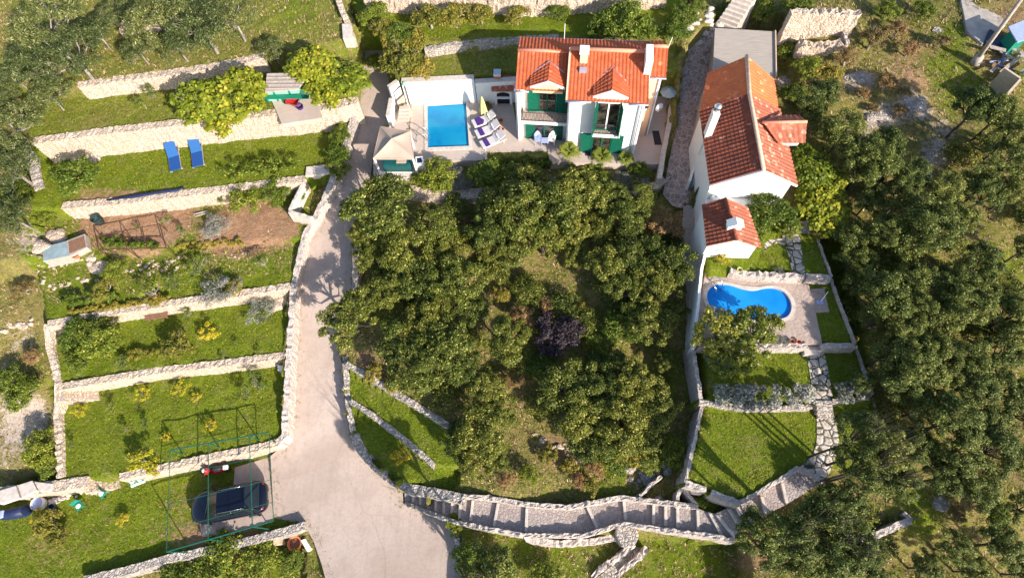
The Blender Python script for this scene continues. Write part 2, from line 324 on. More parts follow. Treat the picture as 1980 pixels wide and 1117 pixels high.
# ------------------------------------------------------------------ mesh builder
class MB:
    def __init__(s): s.v = []; s.f = []; s.mi = []; s.cur = 0; s.sm = []; s.smooth = False
    def add(s, vs, fs, M=None):
        b = len(s.v)
        if M is not None: vs = [M @ Vector(v) for v in vs]
        s.v += [tuple(v) for v in vs]
        for f in fs: s.f.append([b + i for i in f]); s.mi.append(s.cur); s.sm.append(s.smooth)
    def box(s, x0, y0, z0, x1, y1, z1, M=None):
        v = [(x0,y0,z0),(x1,y0,z0),(x1,y1,z0),(x0,y1,z0),(x0,y0,z1),(x1,y0,z1),(x1,y1,z1),(x0,y1,z1)]
        s.add(v, [(0,3,2,1),(4,5,6,7),(0,1,5,4),(1,2,6,5),(2,3,7,6),(3,0,4,7)], M)
    def cbox(s, c, sz, rz=0, M=None):
        m = Matrix.Translation(Vector(c)) @ Matrix.Rotation(rz, 4, 'Z')
        if M is not None: m = M @ m
        a, b, d = sz[0] / 2, sz[1] / 2, sz[2] / 2; s.box(-a, -b, -d, a, b, d, m)
    def tube(s, pts, r, n=8, cap=True, M=None):
        pts = [Vector(p) for p in pts]; k = len(pts)
        rs = r if isinstance(r, (list, tuple)) else [r] * k
        vs = []; up = Vector((0, 0, 1))
        for i, p in enumerate(pts):
            d = (pts[min(i + 1, k - 1)] - pts[max(i - 1, 0)])
            if d.length < 1e-6: d = Vector((0, 0, 1))
            d.normalize(); a = d.cross(up)
            if a.length < .05: a = d.cross(Vector((1, 0, 0)))
            a.normalize(); b = a.cross(d)
            for j in range(n):
                t = 2 * math.pi * j / n; vs.append(p + (a * math.cos(t) + b * math.sin(t)) * rs[i])
        fs = []
        for i in range(k - 1):
            for j in range(n):
                q = (j + 1) % n; fs.append((i*n+j, i*n+q, (i+1)*n+q, (i+1)*n+j))
        if cap: fs += [tuple(range(n))[::-1], tuple(range((k-1)*n, k*n))]
        s.add(vs, fs, M)
    def prism(s, poly, z0, z1, M=None):
        """poly list of (x,y); z0,z1 numbers or lists"""
        n = len(poly)
        a = z0 if isinstance(z0, (list, tuple)) else [z0] * n; b = z1 if isinstance(z1, (list, tuple)) else [z1] * n
        ar = sum(poly[i][0]*poly[(i+1)%n][1] - poly[(i+1)%n][0]*poly[i][1] for i in range(n))
        idx = list(range(n)) if ar > 0 else list(range(n))[::-1]
        vs = [(poly[i][0], poly[i][1], a[i]) for i in idx] + [(poly[i][0], poly[i][1], b[i]) for i in idx]
        fs = [tuple(range(n))[::-1], tuple(range(n, 2*n))] + [(i, (i+1)%n, n+(i+1)%n, n+i) for i in range(n)]
        s.add(vs, fs, M)
    def sheet(s, poly, zf, res=1., off=0., M=None):
        """filled polygon laid over a height function"""
        pts = [(p[0], p[1]) for p in poly]; P2 = []
        n = len(pts)
        for i in range(n):
            a = np.array(pts[i]); b = np.array(pts[(i+1) % n]); k = max(1, int(np.hypot(*(b-a)) / res))
            for j in range(k): P2.append(tuple(a + (b-a) * j / k))
        m = len(P2); ed = [(i, (i+1) % m) for i in range(m)]
        A = np.array(P2); xs = np.arange(A[:,0].min(), A[:,0].max(), res); ys = np.arange(A[:,1].min(), A[:,1].max(), res)
        if len(xs) and len(ys):
            QX, QY = np.meshgrid(xs, ys); ins = pin(QX, QY, pts)
            P2 += list(zip(QX[ins].tolist(), QY[ins].tolist()))
        v, e, f, *_ = delaunay_2d_cdt([Vector(p) for p in P2], ed, [], 1, 1e-4)
        f = [tuple(q) for q in f if len(q) >= 3]
        g = []
        for q in f:
            ar = sum(v[q[i]].x*v[q[(i+1)%len(q)]].y - v[q[(i+1)%len(q)]].x*v[q[i]].y for i in range(len(q)))
            g.append(q if ar > 0 else q[::-1])
        s.add([(p.x, p.y, float(zf(p.x, p.y)) + off) for p in v], g, M)
    def ball(s, c, r, nu=12, nv=8, M=None):
        if not hasattr(r, '__len__'): r = (r, r, r)
        vs = []; fs = []
        for i in range(nv + 1):
            ph = math.pi * i / nv
            for j in range(nu):
                th = 2 * math.pi * j / nu
                vs.append((c[0]+r[0]*math.sin(ph)*math.cos(th), c[1]+r[1]*math.sin(ph)*math.sin(th), c[2]+r[2]*math.cos(ph)))
        for i in range(nv):
            for j in range(nu):
                q = (j+1) % nu; fs.append((i*nu+j, (i+1)*nu+j, (i+1)*nu+q, i*nu+q))
        s.add(vs, fs, M)
    def build(s, name, mat, parent=None, bevel=0, smooth=None):
        me = bpy.data.meshes.new(name); me.from_pydata(s.v, [], s.f)
        mats = mat if isinstance(mat, (list, tuple)) else [mat]
        for m in mats: me.materials.append(MATS[m] if isinstance(m, str) else m)
        for i, p in enumerate(me.polygons): p.material_index = s.mi[i]; p.use_smooth = s.sm[i] if smooth is None else smooth
        me.validate(); me.update()
        o = bpy.data.objects.new(name, me); COL.objects.link(o)
        if parent: o.parent = parent
        if bevel:
            md = o.modifiers.new('bevel', 'BEVEL'); md.width = bevel; md.segments = 2; md.limit_method = 'ANGLE'
        return o
def thing(name, label, cat, loc, rz=0, group=None):
    o = bpy.data.objects.new(name, None); COL.objects.link(o); o.location = tuple(float(q) for q in loc); o.rotation_euler = (0, 0, rz)
    o.empty_display_size = .3
    return setp(o, label, cat, group)
def copy_tree(o, parent=None):
    c = o.copy(); COL.objects.link(c)
    if parent: c.parent = parent
    for ch in [q for q in ALLCH.get(o.name, [])]: copy_tree(ch, c)
    return c
ALLCH = {}
def reg(o):
    ALLCH[o.name] = [q for q in bpy.data.objects if q.parent == o]
    for q in ALLCH[o.name]: reg(q)

# ------------------------------------------------------------------ hard surface materials
def concrete(name, a, b, stain=(.3,.26,.24)):
    t = NT(name, .85, .2); n1 = t.noise(.35, 5, .6); n2 = t.noise(5, 6, .7); n3 = t.noise(40, 3, .6)
    c = t.mix(t.rmp(n1, .35, .68), a, b); c = t.mix(t.rmp(n2, .35, .75, 0, .35), c, stain)
    c = t.mix(t.rmp(n3, .3, .7, 0, .22), c, (.9, .85, .8), 'MULTIPLY')
    cr = t.voro(.28, 'DISTANCE_TO_EDGE', warp=.9); c = t.mix(t.rmp(cr, 0, .004, .45, 0), c, (.2, .17, .15))
    return t.out(c, t.bump(n2, .25, .04))
concrete('road_concrete', (.36,.29,.25), (.47,.385,.34), (.28,.22,.185))
concrete('deck_tile', (.44,.36,.31), (.52,.44,.39))
def stonewall(name, sc, lo, hi, gap, warp=.12, bs=.8, patch=None, gw=.06):
    t = NT(name, .95, .15); v = t.voro(sc, 'F1', out='Color', warp=warp); e = t.voro(sc, 'DISTANCE_TO_EDGE', warp=warp)
    sepc = t.N('ShaderNodeSeparateColor'); t.L(v, sepc.inputs[0]); n = t.noise(9, 5, .7); n1 = t.noise(.8, 4, .6)
    c = t.mix(sepc.outputs[0], lo, hi); c = t.mix(t.rmp(n, .35, .75, 0, .5), c, tuple(x * .6 for x in lo))
    c = t.mix(t.rmp(n1, .5, .75, 0, .5), c, patch or tuple(x * .75 for x in hi))
    c = t.mix(t.rmp(e, gw * .3, gw, .95, 0), c, gap)
    b = t.bump(t.rmp(e, 0, .22), bs, .10); b = t.bump(n, .6, .04, b)
    return t.out(c, b)
stonewall('dry_stone', 6.0, (.50,.40,.32), (.68,.565,.455), (.33,.25,.18), bs=.5, patch=(.56,.42,.29))
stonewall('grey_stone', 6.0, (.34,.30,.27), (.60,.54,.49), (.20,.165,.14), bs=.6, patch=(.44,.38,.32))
stonewall('step_stone', 6.5, (.33,.275,.255), (.45,.39,.365), (.26,.22,.20), bs=.3, patch=(.38,.33,.30))
stonewall('lane_cobble', 3.4, (.26,.20,.18), (.42,.34,.31), (.52,.45,.42), bs=.3, patch=(.34,.26,.23))
stonewall('crazy_paving', 2.7, (.50,.43,.37), (.66,.58,.51), (.035,.04,.018), warp=.05, bs=.5, patch=(.58,.50,.42), gw=.085)
stonewall('deck_paving', 3.2, (.40,.31,.265), (.46,.37,.32), (.36,.28,.24), bs=.12, patch=(.50,.40,.35))
stonewall('pale_stone', 7, (.47,.40,.36), (.60,.53,.48), (.30,.25,.22), bs=.35, patch=(.52,.45,.40))
simple('kerb_pale', (.52,.46,.41), .9, .18, 5, .4, obj=False)
simple('plaster_white', (.78,.77,.74), .85, .04, 3, .1, obj=False)
simple('plaster_peach', (.72,.50,.33), .85, .06, 3, .1, obj=False)
simple('concrete_old', (.36,.32,.29), .9, .2, 2, .3, obj=False)

# ------------------------------------------------------------------ road and lanes
t = NT('road_concrete_worn', .85, .2); n0 = t.noise(.22, 5, .65, dist=.4); n1 = t.noise(1.1, 6, .7); n2 = t.noise(6, 6, .7); n3 = t.noise(55, 3, .6); nl = t.noise(1.4, 4, .6, sc3=(3.2, .22, 1))
c = t.mix(t.rmp(n0, .35, .65), (.37,.295,.25), (.47,.385,.34)); c = t.mix(t.rmp(n1, .5, .8, 0, .55), c, (.30,.235,.20)); c = t.mix(t.rmp(nl, .52, .72, 0, .45), c, (.33,.27,.235)); c = t.mix(t.rmp(n2, .45, .8, 0, .45), c, (.27,.21,.17)); c = t.mix(t.rmp(n3, .35, .7, 0, .4), c, (.78,.74,.70), 'MULTIPLY')
cr = t.voro(.2, 'DISTANCE_TO_EDGE', warp=1.4); c = t.mix(t.rmp(cr, 0, .005, .28, 0), c, (.20,.15,.12)); t.out(c, t.bump(n2, .3, .04))
b = MB(); b.sheet(RW, road_z, .7, .0); setp(b.build('road', 'road_concrete_worn', smooth=True), kind='structure')
b = MB(); b.sheet(LW, lane_z, .7, .0); setp(b.build('cobbled_lane', 'lane_cobble', smooth=True), kind='structure')
b = MB(); b.sheet(LSW, lane_z, .7, .0); setp(b.build('concrete_path', 'concrete_old', smooth=True), kind='structure')

PADW = world([(455,903),(523,883),(529,1006),(455,1027),(392,1038),(384,1002),(450,965)], 0.)
b = MB(); b.sheet(PADW, lambda x, y: 0., .7, .045); setp(b.build('parking_pad', 'road_concrete_worn'), kind='structure')
# ------------------------------------------------------------------ walls
def wall(name, pts, top, bot, th, mat, label, cat='wall', side=0, batter=.03, jag=.022, group=None, parent=None, step=.16, rise=None):
    """pts: pixels at the wall's top edge line; th thickness; side: offset of centre (+ = left of travel direction)"""
    n = len(pts); tops = top if isinstance(top, (list, tuple)) else [top] * n; bots = bot if isinstance(bot, (list, tuple)) else [bot] * n
    wp = [P(a, b_, z) for (a, b_), z in zip(pts, tops)]
    L = [0]
    for i in range(1, n): L.append(L[-1] + np.hypot(*(wp[i] - wp[i-1])[:2]))
    k = max(2, int(L[-1] / step)); ts = np.linspace(0, L[-1], k + 1)
    A = np.array(wp); X = np.interp(ts, L, A[:,0]); Y = np.interp(ts, L, A[:,1]); T = np.interp(ts, L, tops); Bt = np.interp(ts, L, bots)
    # soften corners
    dx = np.gradient(X); dy = np.gradient(Y); l = np.hypot(dx, dy) + 1e-9; nx, ny = -dy / l, dx / l
    r = np.random.default_rng(abs(hash(label)) % 1000 if False else int(sum(map(ord, label))) % 9973)
    vs = []; prof = []
    nz = max(3, min(8, int((np.mean(tops) - np.mean(bots)) / .28)))
    for q in range(nz + 1): prof.append((-1, q / nz))
    prof += [(-.4, 1), (.4, 1)]
    for q in range(nz, -1, -1): prof.append((1, q / nz))
    m = len(prof)
    for i in range(k + 1):
        wob = r.normal(0, .008); tj = r.normal(0, jag)
        for (sx, f) in prof:
            z = Bt[i] + (T[i] + tj * (1 if f == 1 else .3) - Bt[i]) * f
            o = sx * th / 2 + sx * batter * (T[i] - Bt[i]) * (1 - f) + side * th / 2
            j = r.normal(0, jag * .6, 3)
            vs.append((X[i] + nx[i] * (o + wob) + j[0], Y[i] + ny[i] * (o + wob) + j[1], z + (j[2] if f > 0 else 0)))
    fs = []
    for i in range(k):
        for q in range(m - 1): fs.append((i*m+q, (i+1)*m+q, (i+1)*m+q+1, i*m+q+1))
    b = MB(); b.add(vs, fs)
    b.add([vs[q] for q in range(m)], [tuple(range(m))]); b.add([vs[k*m+q] for q in range(m)], [tuple(range(m))[::-1]])
    o = b.build(name, mat, parent)
    if not parent: setp(o, label, cat, group)
    return o
# ------------------------------------------------------------------ terrace walls, left garden
TW = 'dry stone terrace walls'
wall('terrace_wall', [(66,272),(180,256),(300,242),(430,228),(520,219)], 6.38, 4.5, .52, 'dry_stone', 'widest pale stone retaining wall right above the lawn with the two blue loungers', group=TW, batter=.05)
wall('terrace_wall', [(516,219),(560,215),(612,208)], 6.32, 4.4, .6, 'dry_stone', 'part of the pale terrace wall below the floor of the green shed', group=TW, batter=.05)
wall('terrace_wall', [(610,208),(650,202),(692,192)], 6.38, 4.4, .6, 'dry_stone', 'short pale retaining wall between the green shed and the concrete road', group=TW, batter=.05)
wall('terrace_wall', [(152,163),(250,150),(330,140),(420,126),(510,107)], 7.35, 6.2, .5, 'dry_stone', 'uppermost long pale terrace wall under the big olive trees', group=TW)
wall('terrace_wall', [(120,397),(220,389),(300,380),(400,368),(470,360),(530,352),(588,345)], 4.68, 3.4, .5, 'dry_stone', 'pale terrace wall between the sunbed lawn and the brown vegetable beds', group=TW)
wall('terrace_wall', [(92,626),(150,614),(250,597),(330,585),(440,570),(560,552)], 3.18, 2.05, .4, 'dry_stone', 'pale terrace wall behind the little brown bench', group=TW)
wall('terrace_wall', [(110,748),(200,733),(300,716),(400,705),(480,695),(552,686)], 2.22, 1.1, .4, 'dry_stone', 'pale terrace wall running along the top of the lawn above the car', group=TW)
wall('terrace_wall', [(230,921),(300,906),(400,884),(470,870),(525,858),(546,850)], 1.25, -.05, .38, 'dry_stone', 'pale stone wall above the black car crossed by the frame shadows', group=TW)
wall('terrace_wall', [(-30,955),(40,947),(112,938),(170,930)], 1.25, -.2, .6, 'dry_stone', 'flagstone topped terrace wall at the left edge of the photo', group=TW)
wall('garden_wall', [(90,626),(94,665),(108,720),(112,745),(109,800),(113,860),(116,922)], [3.15,2.5,2.3,2.25,1.5,1.4,1.3], [2,1.6,1.2,1,.6,.5,.4], .38, 'dry_stone', 'narrow stone side wall along the left end of the two lowest lawns')
wall('garden_wall', [(52,276),(60,300),(68,335),(76,365)], [5.0,4.9,4.8,4.7], 4.0, .55, 'grey_stone', 'short grey stone wall left of the sunbed lawn')
wall('parapet_wall', [(646,338),(632,375),(612,415),(590,450),(578,500),(566,560),(561,640),(556,720),(552,790),(550,840),(534,858)], [4.75,4.3,3.9,3.65,3.4,3.05,2.6,2.15,1.7,1.45,1.3], [3.6,3.3,3.1,2.9,2.6,2.2,1.7,1.2,.7,.3,0], .34, 'pale_stone', 'long pale parapet wall curving along the left side of the concrete road', jag=.03)
wall('low_wall', [(160,1122),(250,1101),(330,1078),(430,1058),(500,1040),(560,1024),(588,1016)], .42, -1.1, .42, 'grey_stone', 'low stone wall below the black car and the green frame')
wall('garden_wall', [(650,-12),(662,22),(674,48),(680,72)], [7.7,7.6,7.5,7.4], 6.6, .35, 'dry_stone', 'narrow stone wall running down to the yellow green tree by the road top')
b = MB(); b.prism([tuple(P(x, y, 7.5)[:2]) for x, y in [(661,47),(678,47),(682,76),(663,76)]], 6.8, 7.55)
setp(b.build('stone_platform', 'kerb_pale', bevel=.03), 'small pale stone block at the foot of the narrow wall beside the road top', 'stone block')
b = MB()
for seg in ([(652,338),(665,250)],):
    pass
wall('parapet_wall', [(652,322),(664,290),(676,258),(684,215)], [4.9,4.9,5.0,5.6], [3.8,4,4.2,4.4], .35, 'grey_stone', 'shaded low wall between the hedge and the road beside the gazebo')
# box bed beside the road
for pts, lab in (([(558,408),(602,420)], 'lower edging'), ([(560,406),(576,372),(590,344)], 'left edging'), ([(586,342),(638,332)], 'upper edging')):
    wall('bed_kerb', pts, 4.5, 3.5, .17, 'kerb_pale', 'pale concrete %s of the small raised bed beside the road bend' % lab, 'kerb', jag=.012, group='edgings of the raised bed')
b = MB()
b.prism([tuple(P(x, y, 4.72)[:2]) for x, y in [(592,322),(634,317),(638,334),(590,341)]], 4.3, 4.72); setp(b.build('slab', 'kerb_pale', bevel=.02), 'pale concrete slab at the end of the sunbed lawn above the raised bed', 'slab')

# rows of small stones edging beds
def stones(name, px_list, z0, size, label, cat, n, mat='dry_stone', spread=.15, kind=None, group=None):
    b = MB(); b.smooth = False
    A = [G(*p) for p in px_list]
    r = np.random.default_rng(len(label) * 7)
    L = [0]
    for i in range(1, len(A)): L.append(L[-1] + np.hypot(*(A[i] - A[i-1])[:2]))
    for i in range(n):
        s_ = L[-1] * (i + r.random() * .6) / n; x = np.interp(s_, L, [a[0] for a in A]) + r.normal(0, spread); y = np.interp(s_, L, [a[1] for a in A]) + r.normal(0, spread)
        q = size * r.uniform(.5, 1.3); rock(b, (x, y, float(hz(x, y)) + q * .15), (q, q * r.uniform(.6, 1), q * .55), r)
    o = b.build(name, mat); return setp(o, label, cat, group, 'stuff')
_ico = bmesh.new(); bmesh.ops.create_icosphere(_ico, subdivisions=2, radius=1); _iv = [v.co.copy() for v in _ico.verts]; _if = [[v.index for v in f.verts] for f in _ico.faces]; _ico.free()
def rock(b, c, sz, r):
    a = r.uniform(0, 6.28); k = r.normal(0, 1, (5, 3)); k /= np.linalg.norm(k, axis=1)[:, None]; am = r.uniform(.55, .9, 5)
    vs = []
    for v in _iv:
        p = np.array(v)
        for q in range(5):
            d = p @ k[q]
            if d > am[q]: p = p - k[q] * (d - am[q])
        x = p[0] * math.cos(a) - p[1] * math.sin(a); y = p[0] * math.sin(a) + p[1] * math.cos(a)
        vs.append((c[0] + x * sz[0], c[1] + y * sz[1], c[2] + p[2] * sz[2]))
    b.add(vs, _if)
stones('stone_edging', [(190,530),(250,520),(330,508),(350,498)], 0, .13, 'thin row of loose stones below the bean frame bed', 'stone row', 40)
stones('stone_edging', [(72,555),(120,552),(190,545)], 0, .12, 'curved row of loose stones left of the grassy terrace', 'stone row', 26)
stones('stone_edging', [(72,540),(90,515),(160,500)], 0, .13, 'row of stones below the old cold frame', 'stone row', 22)
stones('stone_edging', [(275,528),(345,520)], 0, .10, 'short broken row of stones in the grass below the brown bed', 'stone row', 12)
stones('stone_edging', [(435,502),(475,494)], 0, .10, 'short row of pale stones beside the small dark shrub', 'stone row', 9)
stones('stone_edging', [(0,640),(60,622)], 0, .18, 'line of rubble left of the bench terrace', 'stone row', 12)
def boulder(px, py, size, label, mat='dry_stone', h=.4):
    b = MB(); r = np.random.default_rng(int(px * 3 + py)); g = G(px, py); q = size * scale_at(px, py, g[2]) / 2
    for i in range(4):
        o = r.normal(0, q * .35, 2) if i else (0, 0); rock(b, (g[0] + o[0], g[1] + o[1], g[2] + q * h * .2), (q * (1 if not i else .6), q * (.75 if not i else .5), q * h), r)
    setp(b.build('boulder', mat), label, 'boulder', 'boulders')
boulder(70,478,44,'large pale boulder left of the cold frame', h=.25); boulder(110,458,46,'flat white boulder above the cold frame', h=.25)
boulder(178,500,24,'pale boulder below the left corner of the bean frame bed'); boulder(192,518,40,'pale boulder between the grass and the yellow shrubs',)
boulder(180,303,36,'grey boulder at the left end of the sunbed lawn', 'grey_stone'); boulder(543,582,34,'white rock beside the parapet on the bench lawn')
for i, (x, y, s_, l) in enumerate([(1652,150,46,'upper pale rock outcrop among dry grass'),(1705,225,50,'long pale rock outcrop left of the trees'),(1770,205,44,'pale rock outcrop in the middle of the bare slope'),(1800,300,30,'small pale outcrop at the edge of the forest'),
        (1820,975,38,'grey rock on the slope below the forest'),(1520,160,40,'rock behind the grey flat roof'),(1815,60,26,'pale rock near the slope path'),(1790,340,34,'lowest pale rock of the bare slope')]):
    boulder(x, y, s_, l, 'grey_stone', .2)

# stepped ramps
def ramp_steps(pa, pb, pc, pd, za, zb, n, mat, label, name='garden_steps', cat='steps', base=None):
    """quad a-b (start edge) to d-c (end edge); z from za to zb in n treads; treads are sub-meshes of one flight"""
    root = thing(name, label, cat, P(*pa, za))
    o0 = np.array(root.location)
    for i in range(n):
        f0 = i / n; f1 = (i + 1) / n; z = za + (zb - za) * (i + 1) / n
        def lerp(p, q, f): return (p[0] + (q[0]-p[0]) * f, p[1] + (q[1]-p[1]) * f)
        qs = [lerp(pa, pd, f0), lerp(pb, pc, f0), lerp(pb, pc, f1), lerp(pa, pd, f1)]
        W_ = [P(*q, z)[:2] - o0[:2] for q in qs]
        b = MB(); b.prism([tuple(q) for q in W_], (base if base is not None else min(za, zb) - .3) - o0[2], z - o0[2]); b.build('step', mat, root, bevel=.015)
    return root
ramp_steps((110,754),(110,776),(190,772),(186,744), 2.2, 1.3, 5, 'dry_stone', 'flight of pale stone steps down from the bench lawn to the lawn below')
ramp_steps((160,930),(164,953),(232,942),(228,921), 1.2, .1, 6, 'dry_stone', 'flight of pale stone steps descending to the car lawn')
# flagstones on the lower left wall
for i, q in enumerate([[(-10,950),(30,938),(38,962),(0,975)],[(34,937),(62,928),(72,948),(42,962)],[(66,930),(100,934),(98,950),(76,950)]]):
    b = MB(); b.prism([tuple(P(x, y, 1.36)[:2]) for x, y in q], 1.1, 1.36); setp(b.build('flagstone', 'kerb_pale', bevel=.03), ['largest flagstone at the very left of the lower wall','middle flagstone on the lower left wall','flagstone nearest the garden side wall'][i], 'flagstone', 'flagstones on the wall')
stones('rubble', [(90,965),(130,950),(170,945)], 0, .16, 'pile of loose rubble beside the lower stone steps', 'rubble', 45, 'kerb_pale', .3, 'stuff')

# ------------------------------------------------------------------ walls, road's right side and grove
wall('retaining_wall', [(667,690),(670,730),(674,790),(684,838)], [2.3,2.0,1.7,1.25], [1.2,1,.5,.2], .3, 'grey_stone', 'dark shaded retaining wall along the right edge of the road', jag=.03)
wall('retaining_wall', [(686,480),(687,520),(686,560)], [3.9,3.7,3.5], [2.5,2.4,2.2], .35, 'dry_stone', 'short upper retaining wall right of the road under the tree')
wall('retaining_wall', [(684,840),(700,872),(730,905),(760,928),(790,944),(830,951),(880,960),(900,966)], [1.35,1.3,1.25,1.25,1.3,1.5,1.9,2.0], 0, .5, 'grey_stone', 'pale rounded stone wall where the road widens above the long stairs')
wall('terrace_wall', [(668,702),(700,720),(750,750),(800,780),(870,824)], 2.6, 1.7, .32, 'grey_stone', 'upper of the two diagonal stone walls right of the road', group='diagonal walls')
wall('terrace_wall', [(676,774),(720,802),(780,848),(840,900)], 2.0, 1.1, .3, 'grey_stone', 'lower of the two diagonal stone walls right of the road', group='diagonal walls')
wall('garden_wall', [(790,366),(830,374),(880,378),(930,372),(970,374)], 4.25, 3.2, .7, 'dry_stone', 'irregular pale rock wall under the pool terrace garden')
wall('garden_wall', [(1188,372),(1230,366),(1268,358),(1285,345)], 4.3, 3.2, .5, 'dry_stone', 'short pale rock wall under the palm garden')
stones('stone_edging', [(1040,845),(1075,862),(1110,880),(1150,888)], 0, .2, 'broken row of pale rocks below the central trees', 'stone row', 18, spread=.2)
stones('rubble', [(1230,935),(1250,900),(1275,915)], 0, .22, 'heap of reddish rubble above the long stairs', 'rubble', 30, 'grey_stone', .4, 'stuff')
# long stairs
SX = [782,829,880,955,1015,1100,1200,1262,1350,1390,1405,1435,1470,1510,1550]
def st(u):     # u: parameter along the upper edge, in 'SX'
    a = (u, ) ; f = np.interp(u, SX, range(len(SX)))
    i = np.arange(len(SX))
    return ((np.interp(f, i, [p[0] for p in SU]), np.interp(f, i, [p[1] for p in SU])), (np.interp(f, i, [p[0] for p in SL]), np.interp(f, i, [p[1] for p in SL])), np.interp(f, i, SZ))
CUT = [782,797,811,826,841,857,873,889,913,962,1017,1133,1204,1262,1285,1308,1347,1376,1392,1410,1425,1470,1510,1550]
root = thing('stone_stairs', 'long curving grey stone stairway climbing from the concrete road to the right garden', 'stairs', P(782, 955, 0)); o0 = np.array(root.location)
for i in range(len(CUT) - 1):
    z = .10 + .172 * i
    us = np.linspace(CUT[i], CUT[i+1], 2 if CUT[i+1] - CUT[i] < 40 else 5)
    pu = [P(*st(u)[0], z)[:2] - o0[:2] for u in us]; pl = [P(*st(u)[1], z)[:2] - o0[:2] for u in us]
    b = MB(); b.prism([tuple(q) for q in pu + pl[::-1]], z - 1.2 - o0[2], z - o0[2]); s0 = b.build('step', 'step_stone', root)
    # pale nosing stones on the front edge of every step
    if i:
        a, c_ = pu[0], pl[0]; d = (c_ - a); d /= np.linalg.norm(d); nn = np.array([-d[1], d[0]])
        if nn @ (pu[-1] - pu[0]) < 0: nn = -nn
        a = a + d * .08; c_ = c_ - d * .08
        b = MB(); b.prism([tuple(a - nn * .02), tuple(c_ - nn * .02), tuple(c_ + nn * .12), tuple(a + nn * .12)], z - .15 - o0[2], z + .012 - o0[2]); b.build('nosing', 'kerb_pale', s0, bevel=.015)
up = [(x, y - 4) for (x, y) in SU]; lo = [(x, y + 4) for (x, y) in SL]
wall('stair_wall', up[2:9], [z + .28 for z in SZ[2:9]], [z - .8 for z in SZ[2:9]], .22, 'pale_stone', 'bright low stone wall along the upper side of the long stairway', jag=.028)
wall('stair_wall', lo[:4], [z + .08 for z in SZ[:4]], [-.2,-.2,0,.4], .2, 'grey_stone', 'low stone wall along the lower side of the first steep steps', jag=.028)
wall('stair_wall', lo[3:9] + [(1385,1036),(1420,1046)], [z + .12 for z in SZ[3:9]] + [3.2,3.3], [.2,.4,.5,.9,1.1,1.5,1.8,2.0], .19, 'pale_stone', 'bright low stone wall along the lower side of the level stairway', jag=.028)
wall('stair_wall', [(1432,970),(1470,950),(1510,926),(1545,904)], [4.1,4.1,4.15,4.2], 3, .2, 'pale_stone', 'low kerb wall between the stairs and the large shaded lawn', jag=.02)
wall('stair_wall', [(1545,904),(1575,918),(1592,932)], [4.2,4.2,4.2], 3.3, .18, 'pale_stone', 'short kerb between the stairs and the crazy paving', jag=.02)
wall('low_wall', [(1017,1034),(1024,1044),(1080,1050),(1150,1046),(1198,1036)], [1.9,1.6,1.55,1.55,1.6], .5, .3, 'pale_stone', 'curved outer wall of the narrow planted strip below the stairs', jag=.028)
wall('low_wall', [(1250,1058),(1232,1080),(1205,1100),(1185,1125)], [1.4,1.2,1,.8], [.6,.5,.2,0], .25, 'pale_stone', 'right wall of the narrow path below the round stone platform', jag=.05, group='walls of the narrow path')
wall('low_wall', [(1225,1052),(1190,1080),(1160,1100),(1140,1125)], [1.5,1.2,1.05,.9], [.6,.5,.2,0], .25, 'pale_stone', 'left wall of the narrow path below the round stone platform', jag=.05, group='walls of the narrow path')
b = MB()
pp = [P(x, y, .95) for x, y in [(1230,1056),(1246,1062),(1190,1115),(1150,1150),(1140,1130),(1195,1082)]]; b.sheet(pp, lambda x, y: float(hz(x, y)) + .05, .4); setp(b.build('narrow_path', 'grey_stone'), kind='structure')
b = MB(); c_ = P(1213, 1032, 2.1); n = 18
b.prism([(c_[0] + .55 * math.cos(i * 2 * math.pi / n) * (1 + .08 * math.sin(i * 5)), c_[1] + .62 * math.sin(i * 2 * math.pi / n)) for i in range(n)], .4, 2.15)
setp(b.build('stone_platform', 'grey_stone', bevel=.05), 'round grey stone platform attached below the long stairway', 'stone platform')
wall('low_wall', [(884,1040),(888,1065),(894,1095)], [.6,.6,.6], 0, .3, 'pale_stone', 'short pale wall at the right edge of the road near the green bin', jag=.02)
# walls between grove and right garden
wall('garden_wall', [(1358,786),(1348,830),(1336,885),(1326,932)], [4.25,4.2,4.15,4.1], [2.4,2.3,2.2,2.1], .16, 'pale_stone', 'thin pale wall along the left side of the big shaded lawn', jag=.025)
wall('garden_wall', [(1326,934),(1352,942),(1366,946)], 4.15, 2.4, .28, 'pale_stone', 'short pale wall at the left end of the lower lawn front', jag=.025)
wall('garden_wall', [(1376,950),(1400,962),(1430,972)], 4.15, 2.8, .28, 'pale_stone', 'pale wall at the lowest corner of the shaded lawn', jag=.025)
wall('garden_wall', [(1322,935),(1312,955),(1310,974)], [3.4,3.1,2.9], 1.9, .16, 'pale_stone', 'left leg of the small forked walls above the stairs', jag=.03)
wall('garden_wall', [(1322,940),(1334,960),(1346,976)], [3.4,3.2,3.1], 2, .16, 'pale_stone', 'right leg of the small forked walls above the stairs', jag=.03)
wall('garden_wall', [(1278,920),(1258,938),(1238,958)], [2.9,2.8,2.7], 2, .15, 'pale_stone', 'thin wall beside the reddish rubble heap', jag=.03)
wall('retaining_wall', [(1338,660),(1344,700),(1352,745),(1357,782)], [4.65,4.65,4.6,4.5], 3, .2, 'pale_stone', 'pale edge wall beside the olive tree lawn')
wall('low_wall', [(1666,1046),(1700,1032),(1740,1014),(1762,1006)], [3.6,3.6,3.6,3.6], 2.2, .3, 'pale_stone', 'bright corner wall end on the lower right slope', jag=.028)
wall('low_wall', [(1762,1006),(1754,996),(1748,990)], 3.6, 2.8, .2, 'grey_stone', 'stub of wall turning uphill on the lower right slope', jag=.028)
